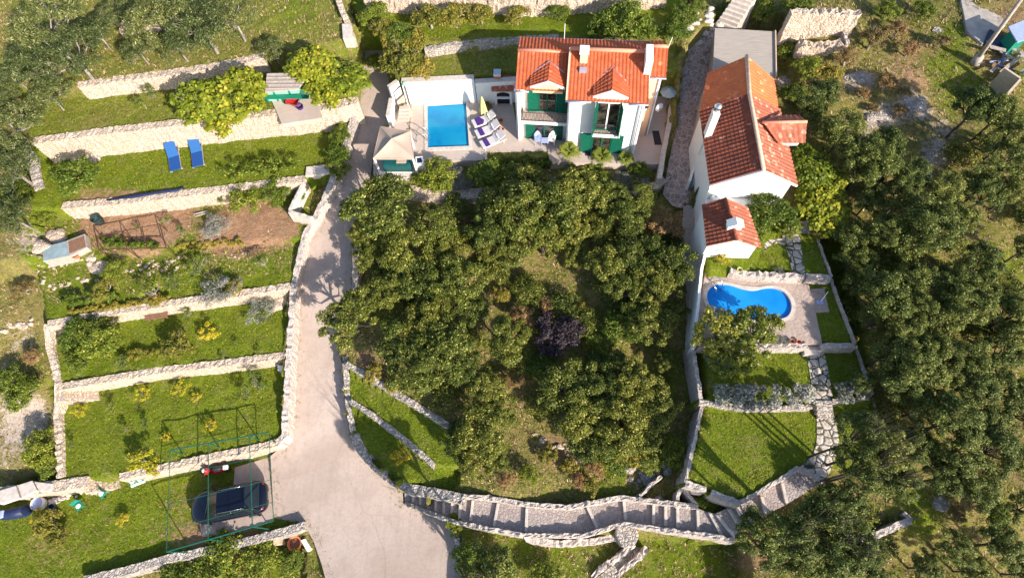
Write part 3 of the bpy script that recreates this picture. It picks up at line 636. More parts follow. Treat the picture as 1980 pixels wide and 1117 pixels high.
# boundary of the right garden
wall('boundary_wall', [(1577,450),(1596,500),(1608,534)], 5.60, 4.4, .11, 'pale_stone', 'thin boundary wall beside the two upper small lawns', jag=.015, batter=0)
wall('boundary_wall', [(1607,538),(1622,578),(1640,625),(1655,664)], 5.25, 4.2, .11, 'pale_stone', 'thin boundary wall beside the kidney pool terrace', jag=.015, batter=0)
wall('boundary_wall', [(1655,668),(1670,710),(1682,745),(1688,762)], 4.65, 3.6, .11, 'pale_stone', 'thin boundary wall beside the olive tree lawn', jag=.015, batter=0)
wall('boundary_wall', [(1688,768),(1700,812),(1714,868),(1728,912)], 4.15, 3.4, .11, 'pale_stone', 'lowest thin boundary wall running down under the right trees', jag=.015, batter=0)
wall('garden_wall', [(1412,522),(1450,529),(1500,531),(1556,534)], 5.7, 4.9, .28, 'pale_stone', 'white edged wall between the kidney pool and the upper lawns', jag=.03)
wall('garden_wall', [(1560,533),(1608,536)], 5.65, 4.9, .3, 'pale_stone', 'shaded end of the wall right of the crazy paving above the pool', jag=.03)
wall('garden_wall', [(1436,668),(1500,668),(1562,668)], 5.2, 4.3, .26, 'pale_stone', 'pale wall along the lower edge of the kidney pool terrace', jag=.03)
wall('garden_wall', [(1588,668),(1655,668)], 5.2, 4.3, .26, 'pale_stone', 'pale wall below the small shaded lawn right of the pool', jag=.03)
wall('garden_wall', [(1610,775),(1680,768)], 4.65, 3.8, .2, 'grey_stone', 'shaded wall behind the short lavender hedge')
wall('garden_wall', [(1352,776),(1450,788),(1570,786)], 4.55, 3.8, .2, 'grey_stone', 'low wall under the long lavender hedge')
# top of the picture
wall('terrace_wall', [(705,-12),(800,-10),(900,-10),(1000,-6),(1080,-6),(1180,-14),(1290,-22)], [8.3]*7, 6.9, .5, 'dry_stone', 'long sunlit stone wall at the top behind the white house', jag=.07)
wall('low_wall', [(820,94),(880,84),(940,78),(1000,74),(1080,70)], 7.12, 6.4, .3, 'grey_stone', 'thin stone wall across the lawn behind the white house')
wall('ruined_wall', [(1528,24),(1580,22),(1630,24),(1664,24)], 8.8, 6.6, .4, 'dry_stone', 'upper large ruined rubble wall at the top right', jag=.05)
wall('ruined_wall', [(1545,84),(1590,86),(1636,82)], 7.5, 6.6, .5, 'dry_stone', 'lower ruined rubble wall below the larger one', jag=.05)
wall('ruined_wall', [(1632,62),(1640,82)], 7.7, 6.6, .2, 'grey_stone', 'thin end pier beside the lower ruined wall', jag=.028)
ramp_steps((1386,42),(1422,56),(1470,-20),(1436,-30), 6.4, 8.6, 9, 'kerb_pale', 'pale stone steps climbing out of the top of the photo behind the grey roof', base=5.8)
wall('terrace_wall', [(330,24),(300,40),(230,50)], 7.9, 7.2, .4, 'dry_stone', 'broken bit of wall under the topmost olive trees', jag=.1)
wall('lane_kerb', [(1303,120),(1302,180),(1294,240),(1282,300),(1276,345)], [5.6,5.3,5.1,4.95,4.8], 4, .28, 'kerb_pale', 'pale kerb wall between the house yard and the cobbled lane', jag=.01)
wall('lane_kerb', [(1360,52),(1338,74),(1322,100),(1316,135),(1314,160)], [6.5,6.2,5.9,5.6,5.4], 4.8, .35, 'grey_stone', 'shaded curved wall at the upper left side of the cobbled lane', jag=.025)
stones('rubble', [(1330,45),(1370,40),(1400,20)], 0, .25, 'pale rubble above the top of the cobbled lane', 'rubble', 25, 'kerb_pale', .4, 'stuff')

# ------------------------------------------------------------------ water
t = NT('pool_water', .04, .5); t.b.inputs['IOR'].default_value = 1.33
t.b.inputs['Transmission Weight'].default_value = 0
nw = t.noise(5, 3, .6); t2 = t.voro(2.2, 'SMOOTH_F1', warp=.3)
cw = t.mix(t.rmp(t2, .15, .75), (.003,.19,.50), (.015,.32,.62)); t.out(cw, t.bump(nw, .12, .05))
for nm, a, b_ in (('water_light', (.006,.235,.55), (.02,.37,.68)), ('water_deep', (.002,.17,.45), (.006,.24,.55)), ('water_mid', (.002,.13,.70), (.01,.22,.88)), ('water_clear', (.02,.30,.86), (.05,.42,.90))):
    t = NT(nm, .05, .5); t2 = t.voro(9, 'SMOOTH_F1', warp=.25); nw = t.noise(6, 3, .6)
    t.out(t.mix(t.rmp(t2, .1, .6), a, b_), t.bump(nw, .10, .04))

def glass(name, col, rough=.08):
    t = NT(name, rough, .8); return t.out(col)
def pool(name, label, PW, z, th, cop_w, cop_mat, tile, depth, water, strips=()):
    c = np.mean(np.array(PW), axis=0); root = thing(name, label, 'swimming pool', (c[0], c[1], z))
    o = np.array([c[0], c[1], z]); loc = [(p[0] - c[0], p[1] - c[1]) for p in PW]
    out = [(p[0] * (1 + cop_w / math.hypot(*p)), p[1] * (1 + cop_w / math.hypot(*p))) for p in loc]
    n = len(loc); b = MB()
    for i in range(n):
        j = (i + 1) % n
        b.add([(*loc[i], .03), (*loc[j], .03), (*out[j], .03), (*out[i], .03), (*loc[i], -.12), (*loc[j], -.12), (*out[j], -.12), (*out[i], -.12)], [(0,3,2,1) if False else (0,1,2,3), (0,4,5,1), (2,6,7,3)])
    b.build('coping', cop_mat, root)
    b = MB(); ins = [(p[0] * 1.001, p[1] * 1.001) for p in loc]
    b.add([(*p, 0.0) for p in ins] + [(*p, -depth) for p in ins], [(i, (i+1) % n, n + (i+1) % n, n + i) for i in range(n)] + [tuple(range(n, 2*n))[::-1]])
    b.build('basin', tile, root)
    b = MB(); b.prism([(p[0] * .999, p[1] * .999) for p in loc], -.16, -.10); wt = b.build('water', water, root)
    return root, loc
# water that shows its floor: real transmissive water over tiled steps
def clear_water(name, tint, body, dens):
    t = NT(name, .0, .5); t.n.remove(t.b); g = t.N('ShaderNodeBsdfGlossy'); g.inputs['Roughness'].default_value = .03
    tr = t.N('ShaderNodeBsdfTransparent'); tr.inputs[0].default_value = (*tint, 1); fr = t.N('ShaderNodeFresnel'); fr.inputs[0].default_value = 1.33
    mx = t.N('ShaderNodeMixShader'); t.L(fr.outputs[0], mx.inputs[0]); t.L(tr.outputs[0], mx.inputs[1]); t.L(g.outputs[0], mx.inputs[2])
    n = t.noise(4, 3, .5); bp = t.bump(n, .25, .05); t.L(bp, g.inputs['Normal']); t.L(bp, fr.inputs['Normal'])
    df = t.N('ShaderNodeBsdfDiffuse'); df.inputs[0].default_value = (*body, 1); mb = t.N('ShaderNodeMixShader'); mb.inputs[0].default_value = dens; t.L(tr.outputs[0], mb.inputs[1]); t.L(df.outputs[0], mb.inputs[2]); t.L(mb.outputs[0], mx.inputs[1])
    v = t.voro(2.4, 'SMOOTH_F1', warp=.5); nb = t.noise(.45, 2, .4); cb = t.mix(t.rmp(v, .1, .8, 0, .6), body, tuple(x * 1.4 + .004 for x in body)); cb = t.mix(t.rmp(nb, .42, .62, 0, .8), cb, (body[0] + .02, body[1] * 1.75, body[2] * 1.3)); t.L(cb, df.inputs[0])
    t.L(mx.outputs[0], t.n['Material Output'].inputs[0])
clear_water('water_surface', (.86, .98, 1.0), (.004, .27, .58), .55)
clear_water('water_surface_deep', (.8, .95, 1.0), (.004, .22, .78), .72)
def tile_mat(name, a, b_, sc=14):
    t = NT(name, .4, .4); v = t.voro(1.5, 'SMOOTH_F1', warp=.5); n = t.noise(sc, 2, .5)
    c = t.mix(t.rmp(n, .35, .65), a, b_); e = t.voro(2.6, 'DISTANCE_TO_EDGE', warp=.5); c = t.mix(t.rmp(e, 0, .10, .45, 0), c, (.35,.75,.85)); t.out(c)
tile_mat('tile_blue', (.004,.36,.66), (.01,.50,.80)); tile_mat('liner_blue', (.002,.24,.90), (.006,.32,.95), 3)
root, loc = pool('swimming_pool', 'rectangular blue tiled swimming pool beside the white house', P1W, 4.62, 0, .32, 'kerb_pale', 'tile_blue', 1.1, 'water_surface')
xs = [p[0] for p in loc]; ys = [p[1] for p in loc]; yt = max(ys); xr = max(xs)
b = MB(); b.box(min(xs) + .12, yt - .75, -1.05, xr - .12, yt - .2, -.45); b.build('pool_step', 'tile_blue', root)
b = MB(); b.box(-.15, min(ys) + .15, -1.08, .5, yt - .8, -.9); b.build('floor_tiles', 'tile_blue', root)
def ladder(parent, x, y, ang, n='ladder'):
    M_ = Matrix.Translation((x, y, 0)) @ Matrix.Rotation(ang, 4, 'Z'); b = MB(); b.smooth = True
    for s_ in (-.25, .25):
        b.tube([(-.55, s_, .0), (-.5, s_, .45), (-.35, s_, .68), (-.1, s_, .74), (.12, s_, .6), (.2, s_, .3), (.2, s_, -.7)], .028, 8, M=M_)
    for z in (-.25, -.5): b.tube([(.2, -.25, z), (.2, .25, z)], .025, 6, M=M_)
    b.build(n, 'steel', parent)
simple('steel', (.62,.63,.66), .25, .05, 5, metal=.9)
pl = P(823, 268, 4.62) - np.array(root.location); ladder(root, pl[0], pl[1], 0)
root2, loc2 = pool('swimming_pool', 'kidney shaped bright blue swimming pool in the right garden', P2W, 5.12, 0, .2, 'kerb_pale', 'liner_blue', .8, 'water_surface_deep')
pl = P(1382, 560, 5.12) - np.array(root2.location); ladder(root2, pl[0], pl[1], R(-50))

# ------------------------------------------------------------------ decks (openings for the pools)
def ring(outer, inner, zf, mat, name, res=.6):
    b = MB(); P2 = [(p[0], p[1]) for p in outer]; n = len(P2); Q = [(p[0], p[1]) for p in inner]; m = len(Q)
    ed = [(i, (i+1) % n) for i in range(n)] + [(n+i, n+(i+1) % m) for i in range(m)]
    v, e, f, *_ = delaunay_2d_cdt([Vector(p) for p in P2 + Q], ed, [], 1, 1e-5)
    fs = []
    for q in f:
        cx = sum(v[i].x for i in q) / len(q); cy = sum(v[i].y for i in q) / len(q)
        if pin(np.array([cx]), np.array([cy]), Q)[0]: continue
        ar = sum(v[q[i]].x*v[q[(i+1)%len(q)]].y - v[q[(i+1)%len(q)]].x*v[q[i]].y for i in range(len(q)))
        fs.append(tuple(q) if ar > 0 else tuple(q)[::-1])
    b.add([(p.x, p.y, zf) for p in v], fs)
    # skirt
    k = len(P2)
    for i in range(k):
        a, c = P2[i], P2[(i+1) % k]; b.add([(*a, zf), (*c, zf), (*c, zf - .9), (*a, zf - .9)], [(0, 1, 2, 3)])
    return setp(b.build(name, mat), kind='structure')
D1 = [(762,205),(790,196),(990,196),(1005,270),(1092,278),(1100,312),(1065,316),(1058,292),(1000,293),(942,294),(942,310),(806,312),(806,335),(722,337),(722,300),(752,245)]
ring(world(D1, 4.6), P1W, 4.61, 'deck_tile', 'pool_deck')
D2 = [(1366,514),(1420,520),(1560,536),(1572,580),(1590,665),(1436,668),(1350,672),(1352,600)]
ring(world(D2, 5.1), P2W, 5.11, 'deck_paving', 'pool_terrace')
b = MB(); b.prism([tuple(p[:2]) for p in world([(1092,279),(1003,273),(1003,200),(1250,120),(1302,120),(1278,318),(1100,314)], 4.6)], 4.0, 4.6); setp(b.build('paved_yard', 'deck_tile'), kind='structure')

# crazy paving paths in the right garden
def path(name, px, z, mat):
    zf = z if callable(z) else flat(z)
    b = MB(); b.sheet(world(px, zf), lambda x, y: max(float(zf(x, y)), 0), .5, .03); return setp(b.build(name, mat, smooth=True), kind='structure')
path('paved_path', [(1513,450),(1545,450),(1552,500),(1558,532),(1532,530),(1526,500),(1518,475),(1495,470),(1478,486),(1470,478),(1490,462),(1512,462)], 5.5, 'crazy_paving')
path('paved_path', [(1559,678),(1592,678),(1601,715),(1611,775),(1575,775),(1564,715)], 4.5, 'crazy_paving')
path('paved_path', [(1579,806),(1614,806),(1622,850),(1611,897),(1594,932),(1570,918),(1543,905),(1572,880),(1579,850)], 4.0, 'crazy_paving')
ramp_steps((1613,808),(1581,808),(1577,774),(1609,774), 4.05, 4.62, 4, 'grey_stone', 'short flight of grey steps through the lavender hedge')
b = MB(); b.prism([tuple(P(x, y, 5.12)[:2]) for x, y in [(1558,666),(1588,666),(1592,682),(1560,682)]], 4.4, 4.85); setp(b.build('threshold_slab', 'kerb_pale', bevel=.02), 'pale slab step leading down from the kidney pool terrace to the paved path', 'step')
path('paved_court', [(1510,432),(1580,425),(1580,452),(1513,452)], 5.5, 'kerb_pale')
b = MB(); b.prism([tuple(P(x, y, 5.0)[:2]) for x, y in [(1566,560),(1592,558),(1602,604),(1576,606)]], 4.8, 5.1); setp(b.build('shower_slab', 'deck_paving', bevel=.01), 'square paved slab on the small lawn right of the kidney pool', 'slab')
# ------------------------------------------------------------------ roofs
def roofmat(name, a, b_, c_, spots=.15):
    t = NT(name, .8, .25); v = t.voro(5.5, 'F1', out='Color'); s_ = t.N('ShaderNodeSeparateColor'); t.L(v, s_.inputs[0]); n = t.noise(1.6, 5, .7); n2 = t.noise(18, 3, .6)
    c = t.mix(s_.outputs[0], a, b_); c = t.mix(t.rmp(n, .45, .75), c, c_); c = t.mix(t.rmp(n2, .5, .8, 0, .25), c, (.25,.12,.07))
    c = t.mix(t.rmp(s_.outputs[1], 1 - spots, 1 - spots + .05), c, tuple(min(1, x * 1.5 + .06) for x in b_))
    return t.out(c, t.bump(n2, .3, .01))
roofmat('roof_orange', (.38,.075,.026), (.48,.11,.042), (.40,.11,.055), .04)
roofmat('roof_tile_shaded', (.17,.042,.024), (.26,.075,.042), (.14,.05,.032), .05)  # red tiles of the west slopes, their shade put into a darker colour
roofmat('roof_old', (.60,.16,.055), (.68,.20,.07), (.46,.13,.06), .05)
roofmat('roof_tile_sunlit', (.32,.095,.055), (.41,.15,.09), (.34,.10,.06), .12)  # same tiles on the east slopes, sunlight put into a lighter colour
simple('green_paint', (.004,.105,.065), .5, .2, 8); simple('gutter_blue', (.34,.36,.48), .5, .05, 5, metal=.3)
simple('ridge_tile', (.72,.26,.17), .8, .1, 6); simple('ridge_pale', (.55,.40,.30), .8, .2, 6)
simple('iron', (.03,.03,.035), .5, .1, 5); simple('window_frame', (.75,.75,.73), .5, .03, 5)
t = NT('glass_dark', .05, .9); n = t.noise(2.5, 4, .6); t.out(t.mix(t.rmp(n, .4, .65), (.010,.012,.014), (.075,.06,.045)))
def tile_roof(b, e0, e1, r0, r1, w=.2, rows=9, amp=.035, thick=.06):
    """corrugated tiled slope; e0->e1 eave, r0->r1 ridge"""
    e0, e1, r0, r1 = [np.array(q, float) for q in (e0, e1, r0, r1)]
    nrm = np.cross(e1 - e0, r0 - e0); nrm /= np.linalg.norm(nrm)
    if nrm[2] < 0: nrm = -nrm
    nc = max(2, int(np.linalg.norm(e1 - e0) / w)); m = nc * 6 + 1; vs = []; lines = []
    for r in range(rows):
        lines += [(r / rows, .028), ((r + 1) / rows - .001, 0)]
    for f, up in lines:
        for i in range(m):
            u = i / (m - 1); ph = (i % 6) / 6
            prof = amp * (math.cos(ph * 2 * math.pi) * .5 + .5) ** .7
            p = (e0 * (1-u) + e1 * u) * (1-f) + (r0 * (1-u) + r1 * u) * f
            vs.append(p + nrm * (prof + up))
    k = len(lines); fs = []
    for j in range(k - 1):
        for i in range(m - 1): fs.append((j*m+i, j*m+i+1, (j+1)*m+i+1, (j+1)*m+i))
    base = len(vs); c4 = [e0 - nrm * thick, e1 - nrm * thick, r1 - nrm * thick, r0 - nrm * thick]
    vs += c4; fs.append((base+3, base+2, base+1, base))
    # closing strips
    fs.append(tuple([base] + list(range(m)) + [base+1])[::-1]); fs.append(tuple([base+3, base] + [j*m for j in range(k)][:0] + [0, (k-1)*m]))
    fs.append((base+1, base+2, (k-1)*m + m-1, m-1)); fs.append((base+2, base+3, (k-1)*m, (k-1)*m + m-1))
    b.add(vs, fs)

# ------------------------------------------------------------------ white house with the orange roof
A0 = P(1003, 271, 4.6); A1 = P(1094, 276, 4.6); HU = (A1 - A0) / np.linalg.norm(A1 - A0)
HR = math.atan2(HU[1], HU[0])
h1 = thing('house', 'white two storey villa with bright orange tiled roof, green shutters and two dormers', 'house', A0, HR)
b = MB()
LZ = 4.32
# left block side wall, recessed front, piers
b.box(0, -.02, -.3, .16, 3.35, LZ - .05); b.box(.16, .9, -.3, 2.9, 1.05, LZ + .3); b.box(.16, .28, -.3, 2.87, .9, 1.5)
b.box(0.0, 3.2, -.3, 2.9, 3.35, LZ + .3)
# right block
b.box(2.88, -.47, -.3, 7.0, 3.32, 4.5)
b.build('wall', 'plaster_white', h1)
b = MB(); b.box(7.0, .95, -.3, 7.75, 3.3, 4.75); b.box(7.0, -.35, -.3, 7.012, .95, 4.3); b.build('side_wall', 'plaster_peach', h1)
b = MB(); b.box(7.75, .95, -.3, 7.83, 1.1, 4.8); b.build('corner_trim', 'window_frame', h1); b = MB(); b.box(6.9, -.52, -.3, 7.04, -.47, 4.4); b.build('corner_trim', 'window_frame', h1)
# slopes
rf = MB(); tile_roof(rf, (-.05,-.02,LZ+.02), (2.8,-.02,LZ+.02), (-.05,1.9,5.28), (2.8,1.9,5.28), .19, 8)
rf.build('roof', 'roof_orange', h1)
rf = MB(); tile_roof(rf, (2.78,-.72,4.5), (7.14,-.72,4.5), (2.78,1.66,5.72), (7.0,1.66,5.72), .19, 9, thick=.12); rfo = rf.build('roof', 'roof_orange', h1)
rf = MB(); tile_roof(rf, (7.14,3.5,4.72), (-.12,3.5,4.66), (7.14,1.7,5.68), (-.05,1.92,5.30), .19, 6); rf.build('roof', 'roof_orange', h1)
rf = MB(); tile_roof(rf, (6.95,.86,4.83), (8.02,.86,4.83), (6.95,2.35,5.5), (8.02,2.35,5.5), .19, 6); tile_roof(rf, (7.95,3.5,4.8), (7.1,3.5,4.8), (8.02,2.35,5.5), (7.1,2.35,5.5), .19, 4); rf.build('roof', 'roof_orange', h1)
b = MB(); b.smooth = True
b.tube([(-.07,1.9,5.31), (2.75,1.9,5.31)], .10, 8); b.build('ridge', 'ridge_tile', h1)
b = MB(); b.smooth = True; b.tube([(2.8,1.67,5.76), (7.05,1.67,5.76)], .11, 8); b.build('ridge', 'ridge_tile', h1)
b = MB(); b.smooth = True; b.tube([(7.0,2.35,5.53), (8.04,2.35,5.53)], .10, 8); b.build('ridge', 'ridge_tile', h1)
b = MB(); b.add([(7.0,-.47,4.45),(7.0,3.3,4.7),(7.0,1.66,5.66)], [(0,1,2)]); b.build('gable', 'plaster_white', h1); b = MB(); b.add([(2.9,-.47,4.45),(2.9,3.3,4.7),(2.9,1.66,5.66)], [(2,1,0)]); b.build('gable', 'plaster_white', h1); b = MB(); b.add([(0,0,4.3),(0,3.35,4.62),(0,1.9,5.24)], [(2,1,0)]); b.build('gable', 'plaster_white', h1); b = MB(); b.add([(7.83,.95,4.78),(7.83,3.3,4.8),(7.83,2.35,5.42)], [(0,1,2)]); b.build('gable', 'plaster_white', h1)
def gutter(p, q, nm='gutter'):
    b = MB(); b.smooth = True; b.tube([p, q], .05, 6); b.build(nm, 'gutter_blue', h1)
gutter((-.06,-.1,4.27), (.7,-.1,4.27)); gutter((2.78,-.8,4.46), (4.1,-.8,4.46)); gutter((6.1,-.8,4.46), (7.16,-.8,4.46)); gutter((6.97,.8,4.78), (8.04,.8,4.78)); gutter((-.1,3.56,4.62), (7.9,3.56,4.7))
for pts in ([(2.98,-.55,4.4),(2.98,-.55,-.1)], [(6.78,-.55,4.4),(6.78,-.55,-.1)], [(7.7,.9,4.7),(7.7,.9,-.1)], [(-.06,.06,4.2),(-.06,.06,-.1)]):
    b = MB(); b.smooth = True; b.tube(pts, .035, 6); b.build('downpipe', 'gutter_blue', h1)
b = MB(); b.box(-.12, -.1, LZ-.03, -.04, 2.0, LZ+.0); b.build('verge', 'gutter_blue', h1)
b = MB(); b.add([(2.74,-.75,4.6),(2.84,-.75,4.6),(2.84,1.66,5.84),(2.74,1.66,5.84),(2.74,-.75,4.35),(2.84,-.75,4.35),(2.84,1.66,5.3),(2.74,1.66,5.3)], [(0,1,2,3),(0,3,7,4),(1,5,6,2),(0,4,5,1),(3,2,6,7)]); b.build('verge', 'ridge_pale', h1)
# dormers
def dormer(xc, w, y0, zf, ze, zr, yb, zb, wallm):
    d = MB(); hw = w / 2
    d.add([(xc-hw,y0,zf),(xc+hw,y0,zf),(xc+hw,y0,ze),(xc,y0,zr),(xc-hw,y0,ze),(xc-hw,yb,zf),(xc+hw,yb,zf),(xc+hw,yb,ze),(xc,yb,zr),(xc-hw,yb,ze)],
          [(0,1,2,3,4),(0,4,9,5),(1,6,7,2),(5,9,8,7,6)])
    g = d.build('dormer', wallm, h1)
    r_ = MB(); o = .12; dz = o * (zr - ze) / hw
    # roof slopes running back into the main roof, hip shaped at the back
    tile_roof(r_, (xc-hw-o, y0-.12, ze-dz+.03), (xc-hw-o, y0+.75, ze-dz+.03), (xc, y0-.12, zr+.03), (xc, yb, zr+.03), .17, 5, .03)
    tile_roof(r_, (xc+hw+o, y0+.75, ze-dz+.03), (xc+hw+o, y0-.12, ze-dz+.03), (xc, yb, zr+.03), (xc, y0-.12, zr+.03), .17, 5, .03)
    r_.build('dormer_roof', 'roof_orange', g)
    f = MB()
    for s_ in (-1, 1):
        f.add([(xc, y0-.16, zr+.06), (xc + s_*(hw+o), y0-.16, ze-dz+.05), (xc + s_*(hw+o), y0-.16, ze-dz-.09), (xc, y0-.16, zr-.10), (xc, y0-.06, zr+.06), (xc + s_*(hw+o), y0-.06, ze-dz+.05), (xc + s_*(hw+o), y0-.06, ze-dz-.09), (xc, y0-.06, zr-.10)],
              [(0,1,2,3),(4,7,6,5),(3,2,6,7),(0,4,5,1)] if s_ < 0 else [(3,2,1,0),(5,6,7,4),(7,6,2,3),(1,5,4,0)])
    f.build('gable_trim', 'window_frame', g)
    fl = MB(); fl.smooth = True
    for s_ in (-1, 1): fl.tube([(xc, yb+.02, zr+.03), (xc + s_*(hw+o), y0+.8, ze-dz+.06)], .05, 6)
    fl.build('flashing', 'gutter_blue', g)
    return g
dormer(1.72, 1.66, .02, 4.1, 4.72, 5.10, 1.3, 5.06, 'plaster_peach')
dormer(5.12, 1.6, -.62, 4.25, 4.92, 5.33, .85, 5.28, 'plaster_white')
def french_door(x0, x1, y, z0, z1, sh, parent=h1, frame='green_paint', shut_w=.62):
    b = MB(); b.box(x0, y - .05, z0, x1, y + .02, z1); d = b.build('french_door', 'glass_dark', parent)
    f = MB(); w = .05; ym = y - .09
    for a, c in ((x0, x0 + w), (x1 - w, x1)): f.box(a, ym, z0, c, y - .052, z1)
    f.box(x0 + w, ym, z1 - w, x1 - w, y - .052, z1); f.box(x0 + w, ym, z0, x1 - w, y - .052, z0 + .1)
    f.build('frame', frame, d)
    xm = (x0 + x1) / 2
    m = MB(); m.box(xm - .04, ym - .005, z0 + .1, xm + .04, y - .052, z1 - w)
    m.build('mullion', 'window_frame' if sh == 'open' else frame, d)
    for s_, xa in ((-1, x0), (1, x1)):
        b = MB(); M_ = Matrix.Translation((xa + s_ * .02, y - .1, 0)) @ Matrix.Rotation((R(-78) if s_ > 0 else R(78)) if sh == 'open' else R(-4) * s_, 4, 'Z')
        n = 13; H_ = z1 - z0
        def bx(a, c, q0, q1, ya=-.02, yb=.02): b.box(min(a*s_, c*s_), ya, q0, max(a*s_, c*s_), yb, q1, M_)
        bx(0, .05, z0, z1); bx(shut_w - .05, shut_w, z0, z1); bx(.05, shut_w - .05, z1 - .06, z1); bx(.05, shut_w - .05, z0, z0 + .08); bx(.05, shut_w - .05, z0 + H_*.5 - .03, z0 + H_*.5 + .03)
        bx(.05, shut_w - .05, z0 + .08, z1 - .06, -.006, .006)
        for i in range(n):
            zz = z0 + .1 + (H_ - .18) * i / n
            bx(.05, shut_w - .05, zz, zz + (H_ - .18) / n * .55, -.016, -.006)
        b.build('shutter', 'green_paint', parent)
    return d
french_door(1.16, 2.16, .9, 1.72, 3.5, 'flat')
french_door(.95, 2.15, .28, 0.02, 1.42, 'flat', shut_w=.5)
french_door(4.5, 5.72, -.47, 2.0, 4.35, 'open', shut_w=.55)
french_door(4.45, 5.55, -.47, 0.02, 1.62, 'flat', shut_w=.66)
b = MB(); b.box(.45, .88, 2.35, .9, .9, 3.1); b.build('pale_panel', 'plaster_peach', h1)
def balcony(x0, x1, y0, y1, z, hh=.75):
    b = MB(); b.box(x0, y0, z - .2, x1, y1, z); s_ = b.build('balcony', 'plaster_white', h1, bevel=.01)
    b = MB(); yf = y0 + .05
    pts = [(x0 + .04, y1, z + hh), (x0 + .04, yf, z + hh), (x1 - .04, yf, z + hh), (x1 - .04, y1, z + hh)]
    b.tube(pts, .022, 6); b.tube([(p[0], p[1], z + .08) for p in pts], .014, 5)
    n = int((x1 - x0) / .11)
    for i in range(n + 1):
        x = x0 + .04 + (x1 - x0 - .08) * i / n; c = yf - (.05 if i % 2 else .0)
        b.tube([(x, yf, z + .02), (x + (.03 if i % 2 else -.03), yf - .03, z + hh * .3), (x, yf - .05, z + hh * .5), (x - (.03 if i % 2 else -.03), yf - .02, z + hh * .75), (x, yf, z + hh)], .010, 4, cap=False)
    for xx in (x0 + .04, x1 - .04):
        for i in range(1, int((y1 - y0) / .12)): b.tube([(xx, yf + i * .12, z), (xx, yf + i * .12, z + hh)], .010, 4, cap=False)
    b.build('railing', 'iron', s_)
    b = MB(); b.box(x0 + .05, y0 + .1, z, x1 - .05, y1, z + .006); b.build('floor_tiles', 'deck_paving', s_)
balcony(.17, 2.86, -.02, .9, 1.72); balcony(4.35, 5.95, -.92, -.47, 1.98)
# chimneys
b = MB(); b.box(3.35, 1.0, 5.0, 3.75, 1.45, 6.05); ch = b.build('chimney', 'plaster_peach', h1); b = MB(); b.box(3.3, .95, 6.05, 3.8, 1.5, 6.18); b.build('chimney_cap', 'window_frame', ch)
b = MB(); b.box(3.36, .55, 5.1, 3.74, .75, 5.42); b.build('roof_vent', 'gutter_blue', h1)
b = MB(); b.box(6.75, .6, 4.9, 7.12, 1.75, 6.2); ch = b.build('chimney', 'plaster_white', h1, bevel=.01)
b = MB()
for i in range(7):
    for j in (0, 1): b.box(6.80 + j * .15, .590, 5.35 + i * .11, 6.92 + j * .15, .599, 5.42 + i * .11)
b.build('vent_grille', 'gutter_blue', ch)
b = MB(); b.box(7.02, .1, 3.1, 7.28, .75, 3.65); ac = b.build('air_conditioner', 'window_frame', h1, bevel=.02); b = MB(); b.tube([(7.15,.09,3.38),(7.15,.1,3.38)], .2, 14); b.build('fan_grille', 'iron', ac)
b = MB(); b.smooth = True; b.tube([(7.9,.6,2.9),(8.0,.45,2.95)], [.02,.26], 16); b.build('satellite_dish', 'window_frame', h1)
b = MB(); b.tube([(8.0,2.3,5.4),(8.1,2.3,6.2)], .02, 5); b.build('antenna', 'window_frame', h1)
b = MB(); b.tube([(2.4,3.2,5.0),(2.4,3.2,6.0)], .02, 5); b.build('antenna', 'window_frame', h1)
HM = Matrix.Translation(Vector(A0)) @ Matrix.Rotation(HR, 4, 'Z')
def h1w(x, y, z): return HM @ Vector((x, y, z))

# ------------------------------------------------------------------ house on the right with two toned roofs
Z0 = 5.5
h2 = thing('house', 'long white house with dark red and orange tiled roofs beside the cobbled lane', 'house', (11.2, 18.2, Z0)); o2 = np.array([11.2, 18.2, Z0])
def L2(p): return tuple(np.array(p, float) - o2)
def pr(poly, z0, z1): return [(p[0] - o2[0], p[1] - o2[1]) for p in poly], (z0 if not isinstance(z0, list) else [q - Z0 for q in z0]), (z1 if not isinstance(z1, list) else [q - Z0 for q in z1])
b = MB()
b.prism([(9.08-11.2, 0), (13.2-11.2, 0), (13.2-11.2, 22.9-18.2), (9.08-11.2, 22.9-18.2)], 3.6 - Z0, 7.75 - Z0)
b.add([L2((9.08,18.2,7.75)), L2((13.2,18.2,7.75)), L2((11.28,18.2,8.93)), L2((9.08,22.9,7.75)), L2((13.2,22.9,7.75)), L2((11.28,22.9,8.93))], [(0,1,2),(3,5,4)])
b.build('wall', 'plaster_white', h2)
b = MB(); b.prism([(9.14-11.2, 4.7), (13.05-11.2, 4.7), (13.3-11.2, 25.3-18.2), (9.85-11.2, 25.8-18.2)], 4.2 - Z0, 7.72 - Z0)
b.add([L2((9.85,25.8,7.7)), L2((13.3,25.3,7.7)), L2((11.58,25.65,8.9)), L2((9.14,22.9,7.7))], [(0,2,1)]); b.build('wall', 'concrete_old', h2)
rf = MB(); tile_roof(rf, L2((8.95,23.0,7.78)), L2((8.93,18.05,7.78)), L2((11.28,23.0,9.0)), L2((11.28,18.15,9.0)), .24, 13, .04); rf.build('roof', 'roof_tile_shaded', h2)
rf = MB(); tile_roof(rf, L2((13.4,18.0,7.78)), L2((13.35,23.0,7.78)), L2((11.28,18.15,9.0)), L2((11.28,23.0,9.0)), .24, 13, .04); rf.build('roof', 'roof_tile_sunlit', h2)
rf = MB(); tile_roof(rf, L2((9.75,25.75,7.72)), L2((9.0,22.95,7.74)), L2((11.58,25.75,8.94)), L2((11.3,22.9,8.92)), .2, 10, .03); rf.build('roof', 'roof_old', h2)
